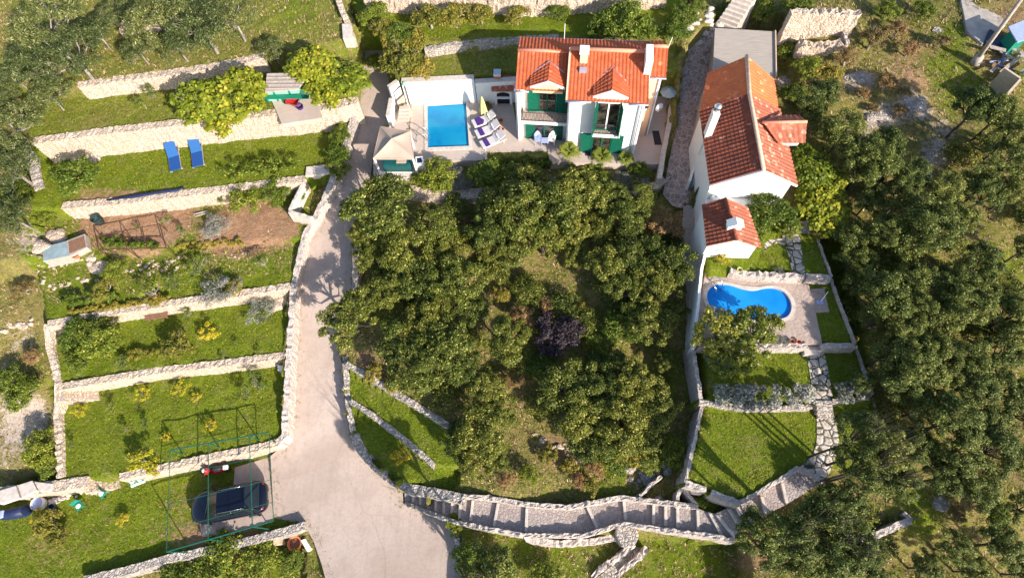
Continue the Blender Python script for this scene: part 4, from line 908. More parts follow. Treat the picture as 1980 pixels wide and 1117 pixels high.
rf = MB(); tile_roof(rf, L2((13.25,22.9,7.74)), L2((13.42,25.2,7.72)), L2((11.3,22.9,8.92)), L2((11.58,25.75,8.94)), .2, 10, .03); rf.build('roof', 'roof_old', h2)
b = MB(); b.smooth = True; b.tube([L2((11.28,18.1,9.03)), L2((11.3,22.95,9.03)), L2((11.58,25.8,8.97))], .11, 8); b.build('ridge', 'ridge_pale', h2)
b = MB()
for s_, xe in ((-1, 8.93), (1, 13.42)):
    a = L2((11.28,18.0,9.0)); c = L2((xe,17.98,7.78)); d = .14
    vs = [a, c, (c[0], c[1], c[2]-d), (a[0], a[1], a[2]-d)]; vs += [(p[0], p[1]+.1, p[2]) for p in vs]
    b.add(vs, [(0,1,2,3),(7,6,5,4),(3,2,6,7),(0,4,5,1)] if s_ < 0 else [(3,2,1,0),(4,5,6,7),(7,6,2,3),(1,5,4,0)])
b.build('verge', 'window_frame', h2)
# flat roofed shed at the back
FR = [P(1382,54,7.3), P(1498.5,61,7.3), P(1500,150,7.3), P(1378,140,7.3)]
t = NT('flat_roof', .9, .2); n = t.noise(1.2, 5, .6); n2 = t.noise(3, 4, .6, sc3=(.4, 6, 1)); t.out(t.mix(t.rmp(n2, .4, .7), t.mix(n, (.33,.29,.25), (.44,.39,.34)), (.30,.26,.22)), t.bump(n2, .2, .03))
sh = thing('shed', 'long shed with flat grey concrete roof joined to the orange roof', 'shed', FR[3] * [1, 1, 0] + [0, 0, 5.4]); os_ = np.array(sh.location)
b = MB(); b.prism([tuple((p - os_)[:2]) for p in FR], 1.78, 1.9); b.build('roof', 'flat_roof', sh, bevel=.02)
c0 = sum(FR) / 4; b = MB(); b.prism([tuple((c0 + (p - c0) * .95 - os_)[:2]) for p in FR], -1., 1.78); b.build('wall', 'concrete_old', sh)
b = MB(); q = [FR[1], FR[2]]; b.tube([tuple(FR[1] + [0,0,.06] - os_), tuple(FR[2] + [0,0,.06] - os_)], .05, 6); b.build('rim', 'ridge_pale', sh)
# chimney on the lane side
cb = P(1366, 272, 7.6) - o2
b = MB(); M_ = Matrix.Translation(cb); b.box(-.17, -.02, -1.2, .17, .38, 2.1, M_); chm = b.build('chimney', 'plaster_white', h2)
b = MB(); b.smooth = True; b.tube([(0,.2,2.1),(0,.2,2.35)], .10, 10, M=M_); b.tube([(0,.2,2.3),(0,.2,2.5),(0,.2,2.6)], [.2,.2,.05], 10, M=M_); b.build('cowl', 'steel', chm)
# dormer on the sunny slope
b = MB(); zr = 9.05; x1 = 13.95
b.add([L2((11.6,20.45,8.45)), L2((x1-.15,20.45,8.45)), L2((x1-.15,20.45,7.9)), L2((11.6,20.45,7.9)), L2((x1-.15,21.75,8.45)), L2((x1-.15,21.75,7.9)), L2((x1-.15,21.1,8.9)), L2((11.6,21.75,8.45)), L2((11.6,21.75,7.9))],
      [(3,2,1,0),(2,5,4,6,1),(5,8,7,4),(3,8,5,2)]); dm = b.build('dormer', 'plaster_white', h2)
rf = MB(); tile_roof(rf, L2((12.55,20.2,8.42)), L2((x1,20.2,8.42)), L2((11.75,21.1,8.98)), L2((x1,21.1,8.98)), .2, 5, .035); tile_roof(rf, L2((x1,22.0,8.42)), L2((12.55,22.0,8.42)), L2((x1,21.1,8.98)), L2((11.75,21.1,8.98)), .2, 5, .035); rf.build('dormer_roof', 'roof_tile_sunlit', dm)
b = MB(); b.smooth = True; b.tube([L2((11.7,21.1,9.0)), L2((x1+.02,21.1,9.0))], .08, 8); b.build('ridge', 'ridge_tile', dm)
# ------------------------------------------------------------------ annexe
h3 = thing('house', 'small white annexe with dark red tiled roof beside the kidney pool', 'house', (9.9, 15.0, 5.1)); o3 = np.array([9.9, 15.0, 5.1])
def L3(p): return tuple(np.array(p, float) - o3)
b = MB(); b.prism([(-1.2, 0), (1.25, -.1), (1.05, 2.1), (-1.15, 2.25)], -1.5, 1.85)
b.add([L3((8.7,15.0,6.95)), L3((11.15,14.9,6.95)), L3((9.95,14.96,7.53)), L3((8.75,17.25,6.95)), L3((10.95,17.1,6.95)), L3((9.7,17.2,7.53))], [(0,1,2),(3,5,4)]); b.build('wall', 'plaster_white', h3)
rf = MB(); tile_roof(rf, L3((8.66,17.35,6.98)), L3((8.6,14.88,6.98)), L3((9.68,17.35,7.6)), L3((9.95,14.9,7.6)), .22, 7, .04); rf.build('roof', 'roof_tile_shaded', h3)
rf = MB(); tile_roof(rf, L3((11.33,14.8,6.98)), L3((11.0,17.1,6.98)), L3((9.95,14.9,7.6)), L3((9.68,17.35,7.6)), .22, 7, .04); rf.build('roof', 'roof_tile_sunlit', h3)
b = MB(); b.smooth = True; b.tube([L3((9.95,14.88,7.63)), L3((9.68,17.35,7.63))], .09, 8); b.build('ridge', 'roof_tile_shaded', h3)
c_ = P(1418, 440, 7.5) - o3; b = MB(); M_ = Matrix.Translation(c_)
b.box(-.35, -.15, -.3, .35, .2, .35, M_); b.add([(-.42,-.2,.35),(.42,-.2,.35),(0,-.2,.62),(-.42,.25,.35),(.42,.25,.35),(0,.25,.62)], [(0,1,2),(3,5,4),(1,4,5,2),(0,2,5,3),(0,3,4,1)], M_); b.build('chimney', 'plaster_white', h3)
b = MB(); b.smooth = True; M_ = Matrix.Translation(P(1374, 497, 5.9) - o3); b.tube([(0,0,-.5),(0,0,.6),(.15,0,.8),(.35,0,.7),(.42,0,-.5)], .015, 5, M=M_); b.build('wall_pipe', 'iron', h3)
# retaining wall of the right property along the concrete path
wall('retaining_wall', [(1376,385),(1372,430),(1368,470),(1362,500),(1357,520)], [6.4,6.3,6.1,5.9,5.8], 3.5, .14, 'plaster_white', 'tall smooth white retaining wall beside the annexe', jag=0, batter=0)
wall('retaining_wall', [(1357,520),(1353,560),(1349,600),(1346,640),(1344,668)], [5.7,5.6,5.5,5.4,5.3], 3.2, .14, 'plaster_white', 'smooth white parapet on the left side of the kidney pool', jag=0, batter=0)
wall('retaining_wall', [(1358,272),(1346,310),(1334,350)], [5.3,5.2,5.1], 4.1, .12, 'plaster_white', 'slanting white foot wall between the cobbled lane and the red roofed house', jag=0, batter=0)
# platform with chair and air conditioner behind the annexe
b = MB(); b.prism([(9.05,17.4),(11.6,17.3),(11.6,18.18),(9.05,18.18)], 3.6, 6.35); setp(b.build('roof_terrace', 'plaster_white'), 'small white platform between the annexe roof and the gable', 'platform')

# ------------------------------------------------------------------ pool terrace walls
def slab_wall(px, z, top, th, mat, label, name='garden_wall', cat='wall', cap=None):
    A = [P(x, y, z) for x, y in px]; c = A[0]; o = thing(name, label, cat, c)
    b = MB(); cp = MB()
    for i in range(len(A) - 1):
        a = A[i] - c; e = A[i+1] - c; d = (e - a)[:2]; L_ = np.hypot(*d); n = np.array([-d[1], d[0]]) / L_ * th
        q = [a[:2], e[:2], e[:2] + n, a[:2] + n]; b.prism([tuple(p) for p in q], -.3, top[i] - z)
        dd = d / L_ * .0; q2 = [a[:2] - dd - n*.15, e[:2] + dd - n*.15, e[:2] + dd + n*1.15, a[:2] - dd + n*1.15]; cp.prism([tuple(p) for p in q2], top[i] - z, top[i] - z + .05)
    b.build('wall_face', mat, o); cp.build('coping', cap or 'kerb_pale', o, bevel=.01); return o
slab_wall([(788,203),(922,197)], 4.6, [6.55], .3, 'plaster_white', 'bright white plaster wall behind the rectangular swimming pool')
slab_wall([(924,202),(1006,197)], 4.6, [6.45], .25, 'plaster_white', 'shaded white plaster wall behind the closed yellow parasol')
slab_wall([(760,246),(766,212),(783,200)], 4.6, [5.6, 6.5], .2, 'plaster_white', 'low white wall end beside the driveway gate')
# steps down between gate and deck
ramp_steps((790,232),(768,232),(772,205),(792,203), 4.62, 5.3, 4, 'deck_tile', 'short flight of tan steps rising beside the white pool wall', base=4.3)
b = MB(); b.prism([tuple(P(x, y, 4.62)[:2]) for x, y in [(792,262),(795,262),(799,198),(796,198)]], 4.5, 4.66); setp(b.build('kerb', 'ridge_pale'), 'thin reddish kerb along the tan steps by the pool wall', 'kerb')
# ------------------------------------------------------------------ foliage
def leafmat(name, dark, light, tip=None, rough=.6):
    t = NT(name, rough, .25); g = t.N('ShaderNodeNewGeometry'); oi = t.N('ShaderNodeObjectInfo'); n = t.noise(1.6, 3, .5, obj=True)
    f = t.math('ADD', t.math('MULTIPLY', g.outputs['Random Per Island'], .55), t.math('MULTIPLY', n, .45))
    c = t.mix(t.rmp(f, .2, .85), dark, light)
    if tip: c = t.mix(t.rmp(g.outputs['Random Per Island'], .86, .92), c, tip)
    hs = t.N('ShaderNodeHueSaturation'); t.L(c, hs.inputs['Color']); t.L(t.rmp(oi.outputs['Random'], 0, 1, .475, .515), hs.inputs['Hue']); t.L(t.rmp(oi.outputs['Random'], 0, 1, 1.35, .75), hs.inputs['Value'])
    t.out(hs.outputs[0])
    tr = t.N('ShaderNodeBsdfTranslucent'); t.L(hs.outputs[0], tr.inputs[0]); mx = t.N('ShaderNodeMixShader'); mx.inputs[0].default_value = .14
    t.L(t.b.outputs[0], mx.inputs[1]); t.L(tr.outputs[0], mx.inputs[2]); t.L(mx.outputs[0], t.n['Material Output'].inputs[0]); return t.m
leafmat('leaf_oak', (.022,.038,.004), (.15,.175,.018), (.34,.34,.08))
leafmat('leaf_olive', (.035,.055,.012), (.15,.175,.045), (.30,.30,.13))
leafmat('leaf_wood', (.022,.038,.005), (.13,.165,.022), (.30,.32,.09))
leafmat('leaf_yellow', (.075,.11,.006), (.215,.255,.016), (.34,.32,.03))
leafmat('leaf_bright', (.04,.075,.006), (.155,.20,.016), (.28,.29,.04))
leafmat('leaf_citrus', (.07,.09,.006), (.26,.27,.025), (.46,.44,.14))
leafmat('leaf_dry', (.13,.085,.02), (.30,.20,.08), (.38,.28,.12))
leafmat('leaf_purple', (.012,.010,.010), (.05,.035,.045))
leafmat('leaf_grey', (.10,.11,.08), (.27,.28,.22), (.40,.36,.42))
leafmat('leaf_gold', (.20,.19,.01), (.50,.44,.015), (.60,.50,.03))
leafmat('leaf_autumn', (.09,.10,.01), (.26,.24,.03), (.38,.24,.06))
leafmat('leaf_palm', (.10,.15,.015), (.30,.33,.05), (.42,.38,.09))
leafmat('weed_green', (.05,.08,.008), (.19,.22,.025), (.36,.32,.10))
leafmat('weed_dry', (.16,.135,.045), (.44,.35,.15), (.56,.45,.25))
leafmat('grass_blade', (.08,.11,.008), (.26,.29,.02), (.36,.34,.05))
t = NT('bark', .9, .1); n = t.noise(7, 5, .7, obj=True, sc3=(1, 1, .3)); t.out(t.mix(t.rmp(n, .35, .7), (.13,.105,.09), (.40,.36,.33)), t.bump(n, .5, .03))
t = NT('bark_dark', .9, .1); n = t.noise(7, 5, .7, obj=True); t.out(t.mix(t.rmp(n, .35, .7), (.05,.04,.03), (.14,.11,.085)), t.bump(n, .5, .03))

def leaves(C, Nrm, size, asp, r):
    """C centres (n,3), Nrm normals -> quads"""
    n = len(C); Nrm = Nrm / (np.linalg.norm(Nrm, axis=1)[:, None] + 1e-9)
    a = r.normal(0, 1, (n, 3)); a -= (a * Nrm).sum(1)[:, None] * Nrm; a /= np.linalg.norm(a, axis=1)[:, None] + 1e-9
    b = np.cross(Nrm, a); s = size * r.uniform(.6, 1.35, (n, 1))
    V = np.stack([C - a * s, C - b * s * asp + a * s * .1, C + a * s, C + b * s * asp + a * s * .1], 1).reshape(-1, 3)
    return V
def crown_mesh(name, Rr, Hh, ncl, per, leaf, asp, seed, clr=(.26, .42), box=None, gap=.0, up=.5, matname='leaf_oak', flat_=.7):
    r = np.random.default_rng(seed); Cs = []; Ns = []
    lob = r.uniform(.72, 1.12, 7); ph = r.uniform(0, 6.28)
    cen = []
    for i in range(ncl):
        for _ in range(30):
            if box: p = np.array([r.uniform(-1, 1) * box[0], r.uniform(-1, 1) * box[1], (r.random() ** .6 - .4) * box[2]])
            else:
                th = r.uniform(0, 6.283); k = lob[int((th + ph) / 6.283 * 7) % 7]
                rad = math.sqrt(r.random()) * Rr * k; zt = Hh * math.sqrt(max(.02, 1 - (rad / (Rr * k * 1.05)) ** 2))
                p = np.array([rad * math.cos(th), rad * math.sin(th), zt * r.uniform(.35, 1.0)])
            if all(np.linalg.norm(p - q) > clr[0] * Rr * (1.0 + gap) * (1 - _ * .02) for q in cen) or _ > 24: break
        cen.append(p); cr = r.uniform(*clr) * (Rr if not box else min(box) * 1.0)
        m = int(per * r.uniform(.7, 1.3)); d = r.normal(0, 1, (m, 3)); d /= np.linalg.norm(d, axis=1)[:, None]; d[:, 2] = np.where(d[:, 2] < -.35, -d[:, 2], d[:, 2])
        rr = cr * (r.uniform(.35, 1.0, (m, 1)) ** .5); q = p + d * rr * np.array([1, 1, flat_]) + r.normal(0, cr * .17, (m, 3))
        Cs.append(q); Ns.append(d * .7 + np.array([0, 0, up]) + r.normal(0, .45, (m, 3)))
    C = np.concatenate(Cs); V = leaves(C, np.concatenate(Ns), leaf, asp, r)
    me = bpy.data.meshes.new(name); nf = len(V) // 4
    me.vertices.add(len(V)); me.vertices.foreach_set('co', V.astype(np.float32).ravel()); me.loops.add(nf * 4); me.loops.foreach_set('vertex_index', np.arange(nf * 4, dtype=np.int32))
    me.polygons.add(nf); me.polygons.foreach_set('loop_start', np.arange(0, nf * 4, 4, dtype=np.int32)); me.polygons.foreach_set('loop_total', np.full(nf, 4, np.int32))
    me.update(calc_edges=True); me.materials.append(MATS[matname]); me['cen'] = [float(x) for c in cen for x in c]
    return me
def trunk_mesh(name, cen, h, seed, mat='bark', rad=.11, base=.0):
    r = np.random.default_rng(seed); b = MB(); b.smooth = True; cen = np.array(cen).reshape(-1, 3)
    f = Vector((r.normal(0, .1), r.normal(0, .1), -h * .25))
    b.tube([(0, 0, -h - .3), (0, 0, -h + .05), ((f.x) * .5, f.y * .5, -h * .6), tuple(f)], [rad * 1.4, rad * 1.15, rad, rad * .85], 8)
    idx = r.choice(len(cen), min(9, len(cen)), replace=False)
    for i in idx:
        c = Vector(cen[i]) * .97; mid = (f + c) / 2 + Vector(r.normal(0, .16, 3)); mid.z -= .1
        q = (mid + c) / 2 + Vector(r.normal(0, .1, 3))
        b.tube([tuple(f), tuple(mid), tuple(q), tuple(c)], [rad * .62, rad * .4, rad * .26, rad * .1], 6, cap=False)
        for _ in range(2):
            e = c + Vector(r.normal(0, .3, 3)); b.tube([tuple(mid), tuple((mid + e) / 2 + Vector(r.normal(0, .08, 3))), tuple(e)], [rad * .25, rad * .16, rad * .06], 4, cap=False)
    me = bpy.data.meshes.new(name); me.from_pydata(b.v, [], b.f); me.materials.append(MATS[mat])
    for p in me.polygons: p.use_smooth = True
    return me
VAR = {}
def species(key, mat, n, Rr, Hh, ncl, per, leaf, asp, bark='bark', h=1.9, rad=.11, **k):
    VAR[key] = [(lambda me: (me, trunk_mesh(key + '_trunk', me['cen'], h, 50 + i, bark, rad)))(crown_mesh(key + '_crown', Rr, Hh, ncl, per, leaf, asp, 100 + i * 7 + ord(key[0]), matname=mat, **k)) for i in range(n)]
    VAR[key] = (VAR[key], Rr, h)
species('oak', 'leaf_oak', 6, 1.72, 1.45, 28, 330, .072, .45, 'bark_dark', h=2.1, clr=(.16, .27), gap=.45)
species('wood', 'leaf_wood', 5, 1.85, 1.7, 30, 330, .072, .42, 'bark_dark', h=3.0, clr=(.15, .25), flat_=.95, gap=.45)
species('veil', 'leaf_olive', 4, 2.0, 1.0, 42, 190, .085, .28, 'bark', rad=.10, clr=(.13, .24), up=.3)
species('fig', 'leaf_yellow', 3, 1.7, .9, 40, 85, .12, .7, 'bark', clr=(.17, .27), up=.9)
species('laurel', 'leaf_bright', 3, 1.3, .9, 26, 170, .075, .5, 'bark_dark', h=.9, clr=(.22, .34))
species('lemon', 'leaf_citrus', 2, 2.0, 1.0, 46, 120, .125, .42, 'bark', h=1.7, clr=(.14, .25), up=.5)
species('under', 'leaf_oak', 2, 1.3, .6, 26, 130, .075, .45, 'bark_dark', h=.7, clr=(.22, .34))
species('brush', 'leaf_dry', 2, 1.2, .9, 24, 150, .07, .4, 'bark', h=.9, clr=(.2, .32))
species('plum', 'leaf_purple', 1, 1.3, .8, 22, 150, .08, .5, 'bark_dark', h=.9, clr=(.2, .34))
species('sage', 'leaf_grey', 2, .9, .55, 20, 120, .06, .25, 'bark', h=.4, rad=.03, clr=(.2, .34), up=.3)
species('gold', 'leaf_gold', 2, .8, .5, 14, 70, .055, .6, 'bark', h=.5, rad=.03, clr=(.2, .34))
species('amber', 'leaf_autumn', 3, 1.2, .8, 26, 120, .08, .6, 'bark', h=.9, clr=(.2, .32))
species('twiggy', 'leaf_bright', 2, .8, .7, 10, 60, .07, .4, 'bark', h=1.0, rad=.035, clr=(.2, .34))

LM = [((865,240),'the rectangular pool'),((760,280),'the gazebo'),((1050,130),'the villa\'s left half'),((1200,150),'the villa\'s right half'),((1450,300),'the red roofed house'),((1440,105),'the flat grey roof'),
 ((1410,430),'the annexe'),((1450,585),'the kidney pool'),((1600,600),'the shower slab'),((1590,710),'the paved path'),((1590,870),'the paved bend'),((1475,770),'the lavender hedge'),((1450,870),'the shaded lawn'),
 ((1510,960),'the upper stairs'),((1300,1000),'the middle stairs'),((1100,1005),'the level stairs'),((850,975),'the steep steps'),((1213,1035),'the round platform'),((1700,1030),'the corner wall'),((1655,665),'the pool boundary corner'),
 ((1600,50),'the ruined wall'),((1890,80),'the utility pole'),((440,965),'the black car'),((565,1050),'the terracotta pot'),((250,930),'the lower garden steps'),((20,990),'the small boat'),((303,610),'the brown bench'),
 ((250,460),'the bean frame'),((115,485),'the cold frame'),((355,295),'the blue sunbeds'),((570,200),'the green shed'),((600,380),'the raised bed'),((640,480),'the upper road bend'),((620,700),'the straight road'),((720,970),'the road end'),
 ((760,770),'the diagonal walls'),((740,190),'the open gate'),((990,10),'the top stone wall'),((1100,660),'the purple bush'),((1285,430),'the dry brown tree'),((1980,900),'the lower right edge'),((1980,550),'the right edge'),((1980,250),'the upper right edge'),
 ((1800,250),'the bare rocky slope'),((0,500),'the left edge'),((0,100),'the upper left corner'),((1950,1110),'the lower right corner'),((450,1110),'the bottom edge'),((1340,540),'the concrete path'),((980,620),'the grassy clearing'),
 ((450,830),'the frame lawn'),((420,435),'the brown bed'),((1215,300),'the palms'),((1850,840),'the dark forest hollow'),((1700,400),'the forest top')]
USED = set(bpy.data.objects[k].get('label', '') for k in bpy.data.objects.keys())
def dirw(dx, dy):
    a = math.degrees(math.atan2(-dy, dx)) % 360
    return ['right of','above right of','above','above left of','left of','below left of','below','below right of'][int((a + 22.5) // 45) % 8]
def autolabel(look, px, py):
    ds = sorted(LM, key=lambda l: math.hypot(l[0][0] - px, l[0][1] - py))
    def ph(l):
        d = math.hypot(l[0][0] - px, l[0][1] - py)
        return ('beside ' if d < 22 else dirw(px - l[0][0], py - l[0][1]) + ' ') + l[1]
    c0 = [look + ' ' + ph(ds[0])] + [look + ' ' + ph(ds[i]) + ' and ' + ph(ds[j]) for i in range(0, 4) for j in range(i + 1, 8)]
    for c in c0:
        if c not in USED and len(c.split()) <= 16: USED.add(c); return c
    raise Exception('label ' + look)
TN = {'oak': ('evergreen_tree', 'tree', 'trees of the central grove'), 'wood': ('forest_tree', 'tree', 'trees of the right forest'), 'veil': ('olive_tree', 'tree', 'old olive trees'), 'fig': ('fig_tree', 'tree', 'yellow green trees'),
      'laurel': ('bush', 'bush', 'green bushes'), 'lemon': ('olive_tree', 'tree', None), 'brush': ('dry_tree', 'tree', None), 'plum': ('bush', 'bush', None), 'sage': ('shrub', 'shrub', 'grey green shrubs'), 'gold': ('shrub', 'shrub', 'yellow shrubs'),
      'amber': ('bush', 'bush', 'autumn coloured bushes'), 'under': ('bush', 'bush', 'undergrowth bushes'), 'twiggy': ('sapling', 'sapling', 'young saplings')}
cnt = {}
def tree(px, py, dpx, key, look, h=None, zs=1., name=None):
    vs, Rr, h0 = VAR[key]; i = cnt.get(key, 0); cnt[key] = i + 1
    cm, tm = vs[i % len(vs)]
    p = G(px, py, h0 * .8); s = dpx * scale_at(px, py, p[2] + h0) / 2 / Rr * 1.0
    hh = (h if h is not None else h0 * min(s, 1.3)); p = G(px, py, hh + .3 * s)
    nm, cat, grp = TN[key]; o = thing(name or nm, autolabel(look, px, py), cat, p, 0, grp)
    rz = random.uniform(0, 6.28); e = random.uniform(.9, 1.1)
    c = bpy.data.objects.new('crown', cm); COL.objects.link(c); c.parent = o; c.location = (0, 0, hh); c.rotation_euler = (0, 0, rz); c.scale = (s * e, s / e, s * zs)
    t_ = bpy.data.objects.new('trunk', tm); COL.objects.link(t_); t_.parent = o; t_.location = (0, 0, hh); t_.rotation_euler = (0, 0, rz); t_.scale = (s, s, hh / h0)
    return o
OAK = [(742,396,135),(707,445,65),(719,495,75),(784,478,110),(843,440,95),(852,490,75),(815,538,100),(882,546,110),(676,618,112),(746,600,66),(826,620,105),(861,672,118),(787,668,108),(912,602,74),(980,655,95),
 (944,442,88),(957,396,85),(1006,402,125),(951,484,66),(995,488,76),(1049,462,92),(1070,398,120),(1021,352,85),(1105,378,120),(1080,440,100),(1110,490,66),(1157,376,92),(1211,420,95),(1235,385,78),(1176,516,92),
 (1232,496,100),(1300,512,100),(1272,552,100),(1212,560,90),(1257,625,96),(1304,606,60),(1090,745,112),(1149,752,112),(1224,748,112),(1123,802,110),(1204,812,120),(1269,793,95),(1150,858,95),(1240,860,90),
 (1187,712,76),(805,722,108),(886,702,95),(938,748,80),(935,830,108),(955,880,60),(886,852,76),(968,795,76),(916,893,76),(760,556,90),(1150,440,70),(840,590,80),(1290,700,50)]
for k, (x, y, d) in enumerate(OAK): tree(x, y, d * .95, 'oak', ('large' if d > 105 else 'medium' if d > 78 else 'small') + ' dark green tree')
WOOD = [(1652,462,88),(1652,500,76),(1796,437,115),(1757,465,88),(1722,450,84),(1844,420,90),(1907,378,76),(1823,371,88),(1706,575,112),(1768,546,84),(1812,546,84),(1862,546,88),(1872,590,106),(1825,612,90),(1775,598,84),
 (1914,577,80),(1951,612,90),(1750,642,84),(1715,684,84),(1768,713,106),(1816,682,98),(1880,700,100),(1935,685,88),(1897,507,92),(1967,650,80),(1584,190,86),(1576,228,70),(1628,258,98),(1713,282,84),(1679,313,106),
 (1658,330,80),(1712,340,86),(1764,340,80),(1883,211,100),(1930,222,92),(1955,262,90),(1944,316,96),(1900,362,84),(1960,370,80),(1743,737,92),(1812,730,96),(1874,745,96),(1941,756,96),
 (1769,862,90),(1844,812,108),(1859,868,108),(1919,868,104),(1889,935,96),(1820,922,88),(1706,862,90),(1688,905,96),(1668,842,80),(1738,930,72),(1911,815,90),(1784,790,80),(1973,800,70),(1668,905,84),(1590,990,56),
 (1628,965,96),(1468,1028,104),(1542,1036,96),(1598,1017,104),(1638,1058,104),(1561,1084,96),(1617,1103,90),(1678,1092,90),(1500,1066,80),(1845,1060,80),(1935,1052,90),(1788,1098,70),(1985,985,80),(1740,385,76),(1680,390,60),(1985,480,70),(1620,400,50),(1655,545,60),(1690,625,60),(1668,740,50),(1975,1110,70),(1880,1105,70)]
for k, (x, y, d) in enumerate(WOOD): tree(x, y, d * 1.02, 'wood', ('large' if d > 98 else 'medium' if d > 80 else 'small') + ' forest tree', h=5.2 if (1640 < x < 1750 and 830 < y < 940) or (1540 < x < 1660 and 1000 < y < 1070) else None)
for x, y, d in [(80,45,130),(135,105,130),(60,120,110),(300,35,130),(385,45,130),(450,35,100),(265,95,70),(90,180,84),(18,240,100),(15,320,110),(20,415,90),(185,60,80),(340,85,80),(10,190,60),(525,95,64),(30,150,70),(220,30,70)]:
    tree(x, y, d, 'veil', ('broad' if d > 100 else 'smaller') + ' grey green olive tree')
tree(142,340,76,'laurel','round dark olive bush')
for x, y, d in [(395,192,112),(468,182,118),(430,222,80),(600,125,96),(662,150,96),(628,170,80),(1590,398,112),(1568,322,92),(1605,350,72),(1560,290,44),(575,150,60)]: tree(x, y, d, 'fig', 'yellow green leafy tree')
tree(1385,640,96,'lemon','left part tree with glossy pale tipped leaves'); tree(1455,640,104,'lemon','broad tree with glossy pale tipped leaves'); tree(1418,690,92,'lemon','low spreading tree with glossy leaves')
tree(1283,430,74,'brush','dry brown leafless looking tree',name='dry_tree'); tree(1082,645,86,'plum','dark purple bush'); tree(990,735,50,'brush','brownish shrub with bare twigs',name='dry_bush')
for x, y, d in [(1490,405,92),(1462,432,70),(1530,440,44),(1370,968,60),(1195,42,104),(1165,60,66),(1240,60,60),(1310,60,60),(1320,30,56),(652,300,52),(650,325,50),(655,262,44),(660,235,34),(480,378,70),(530,372,64),(575,378,36),
 (1205,637,84),(1160,660,60),(1040,700,60),(1300,870,64),(1290,745,40),(1250,895,50),(1195,892,60),(500,1085,84),(420,1092,110),(350,1105,80),(560,1085,50),(1022,915,40),(900,1075,60),(960,1100,70),(1055,1110,60),
 (30,375,60),(90,420,40),(40,760,66),(12,740,60),(75,868,70),(90,895,50),(150,645,70),(190,655,84),(150,695,50),(225,525,50),(845,338,76),(815,345,44),(938,338,76),(985,345,70),(1160,348,46),(1240,330,44),
 (880,1012,40),(725,30,60),(770,70,60),(1340,10,50),(1530,95,60),(1560,130,60),(1535,180,50),(1480,20,56),(720,120,36),(1545,10,60),(1930,990,60),(1720,20,50),(1790,20,50),(1955,150,40),(1590,300,40),(1400,20,40),(1080,25,46)]:
    tree(x, y, d * .9, 'laurel', ('large' if d > 75 else 'medium' if d > 52 else 'small') + ' green bush')
for x, y, d in [(775,115,70),(800,80,60),(760,75,56),(815,130,50),(830,30,60),(880,30,56),(740,55,46),(930,25,50),(200,560,44),(340,665,50),(300,580,30),(1225,870,60),(1180,875,56),(1580,450,30),(90,1010,50),(110,1035,40),(450,555,30),(1000,30,44),(1600,140,50),(1600,250,40)]:
    tree(x, y, d, 'amber', ('larger' if d > 52 else 'smaller') + ' yellowish bush')
for x, y, d in [(1640,110,60),(1690,75,70),(1820,80,40),(1690,210,30),(1750,175,30),(1715,160,60),(1740,215,36),(1760,95,50),(1735,60,56),(1670,180,36),(1010,610,60),(1060,590,50),(1150,905,50),(1120,930,44),(40,560,50),(60,690,44),(1930,860,50),(1850,990,50)]: tree(x, y, d * .8, 'brush', 'brownish dry scrub', name='dry_bush')
for x, y, d in [(405,640,38),(272,888,50),(296,903,34),(775,880,36),(403,820,26),(350,748,34),(270,758,34),(150,792,30),(380,765,20),(75,1000,36),(320,842,18),(235,1005,24),(1395,955,20),(1400,500,26)]:
    tree(x, y, d, 'gold', 'bright yellow' + (' leafy shrub' if d > 30 else ' little shrub'))
for x, y, d in [(425,560,66),(415,430,44),(410,445,36),(880,340,46),(900,350,40),(870,328,34),(1200,350,50),(1240,345,40),(1380,690,44),(1405,700,30),(1503,658,24),(1520,660,22),(1505,524,20),(500,600,56),(990,330,30),(1070,352,36)]:
    tree(x, y, d, 'sage', ('silvery' if d > 38 else 'small silvery') + ' green shrub')
for x, y, d in [(375,515,60),(505,505,46),(395,500,34),(290,560,60),(330,548,50),(455,662,16),(500,680,18),(430,690,18),(510,612,40),(490,740,64),(470,760,44),(230,700,40),(215,620,40),(120,655,36),(360,605,34),(210,790,30),(240,830,26),(275,820,30),(135,860,24),(430,380,36),(320,425,30),(345,445,30),(290,175,44),(270,195,40),(265,440,20),(225,455,16)]:
    tree(x, y, d * .75, 'twiggy', ('bigger' if d > 38 else 'thin') + ' green sapling')
UG = [(1735,560),(1840,470),(1880,640),(1800,650),(1850,720),(1720,800),(1760,760),(1960,560),(1930,640),(1820,880),(1700,930),(1960,880),(1700,1050),(1600,1070),(1660,1000),(1680,540),(1740,500),(1780,420),(1690,360),(1920,280),(1860,300),(1650,600),(1700,500),(1990,420),(1830,530),(1905,540),(880,460),(800,600),(1160,700),(1190,780),(1120,830),(900,660),(1040,430),(960,440),(1200,460),(1290,470),(740,530),(860,760),(830,700),(1050,780),(930,450),(960,520),(1020,560),(1090,590),(1130,620),(1000,690),(1050,700),(880,400),(1200,600),(1180,560)]
for x, y in UG: tree(x, y, 62, 'under', 'low green undergrowth bush')
for x, y, d in [(950,1105,96),(915,1150,100),(960,1190,110)]: tree(x, y, d, 'wood', 'tall tree', h=5.0)
for x, y in [(930,520),(970,570),(1000,600),(1040,620),(985,650),(1030,690),(900,430),(890,400),(1120,600),(1140,660),(1190,590),(1060,880),(1100,900),(980,930),(1140,940),(720,720),(760,740)]: tree(x, y, 34, 'brush' if (x+y) % 20 else 'amber', 'low scrub', name='scrub_bush')
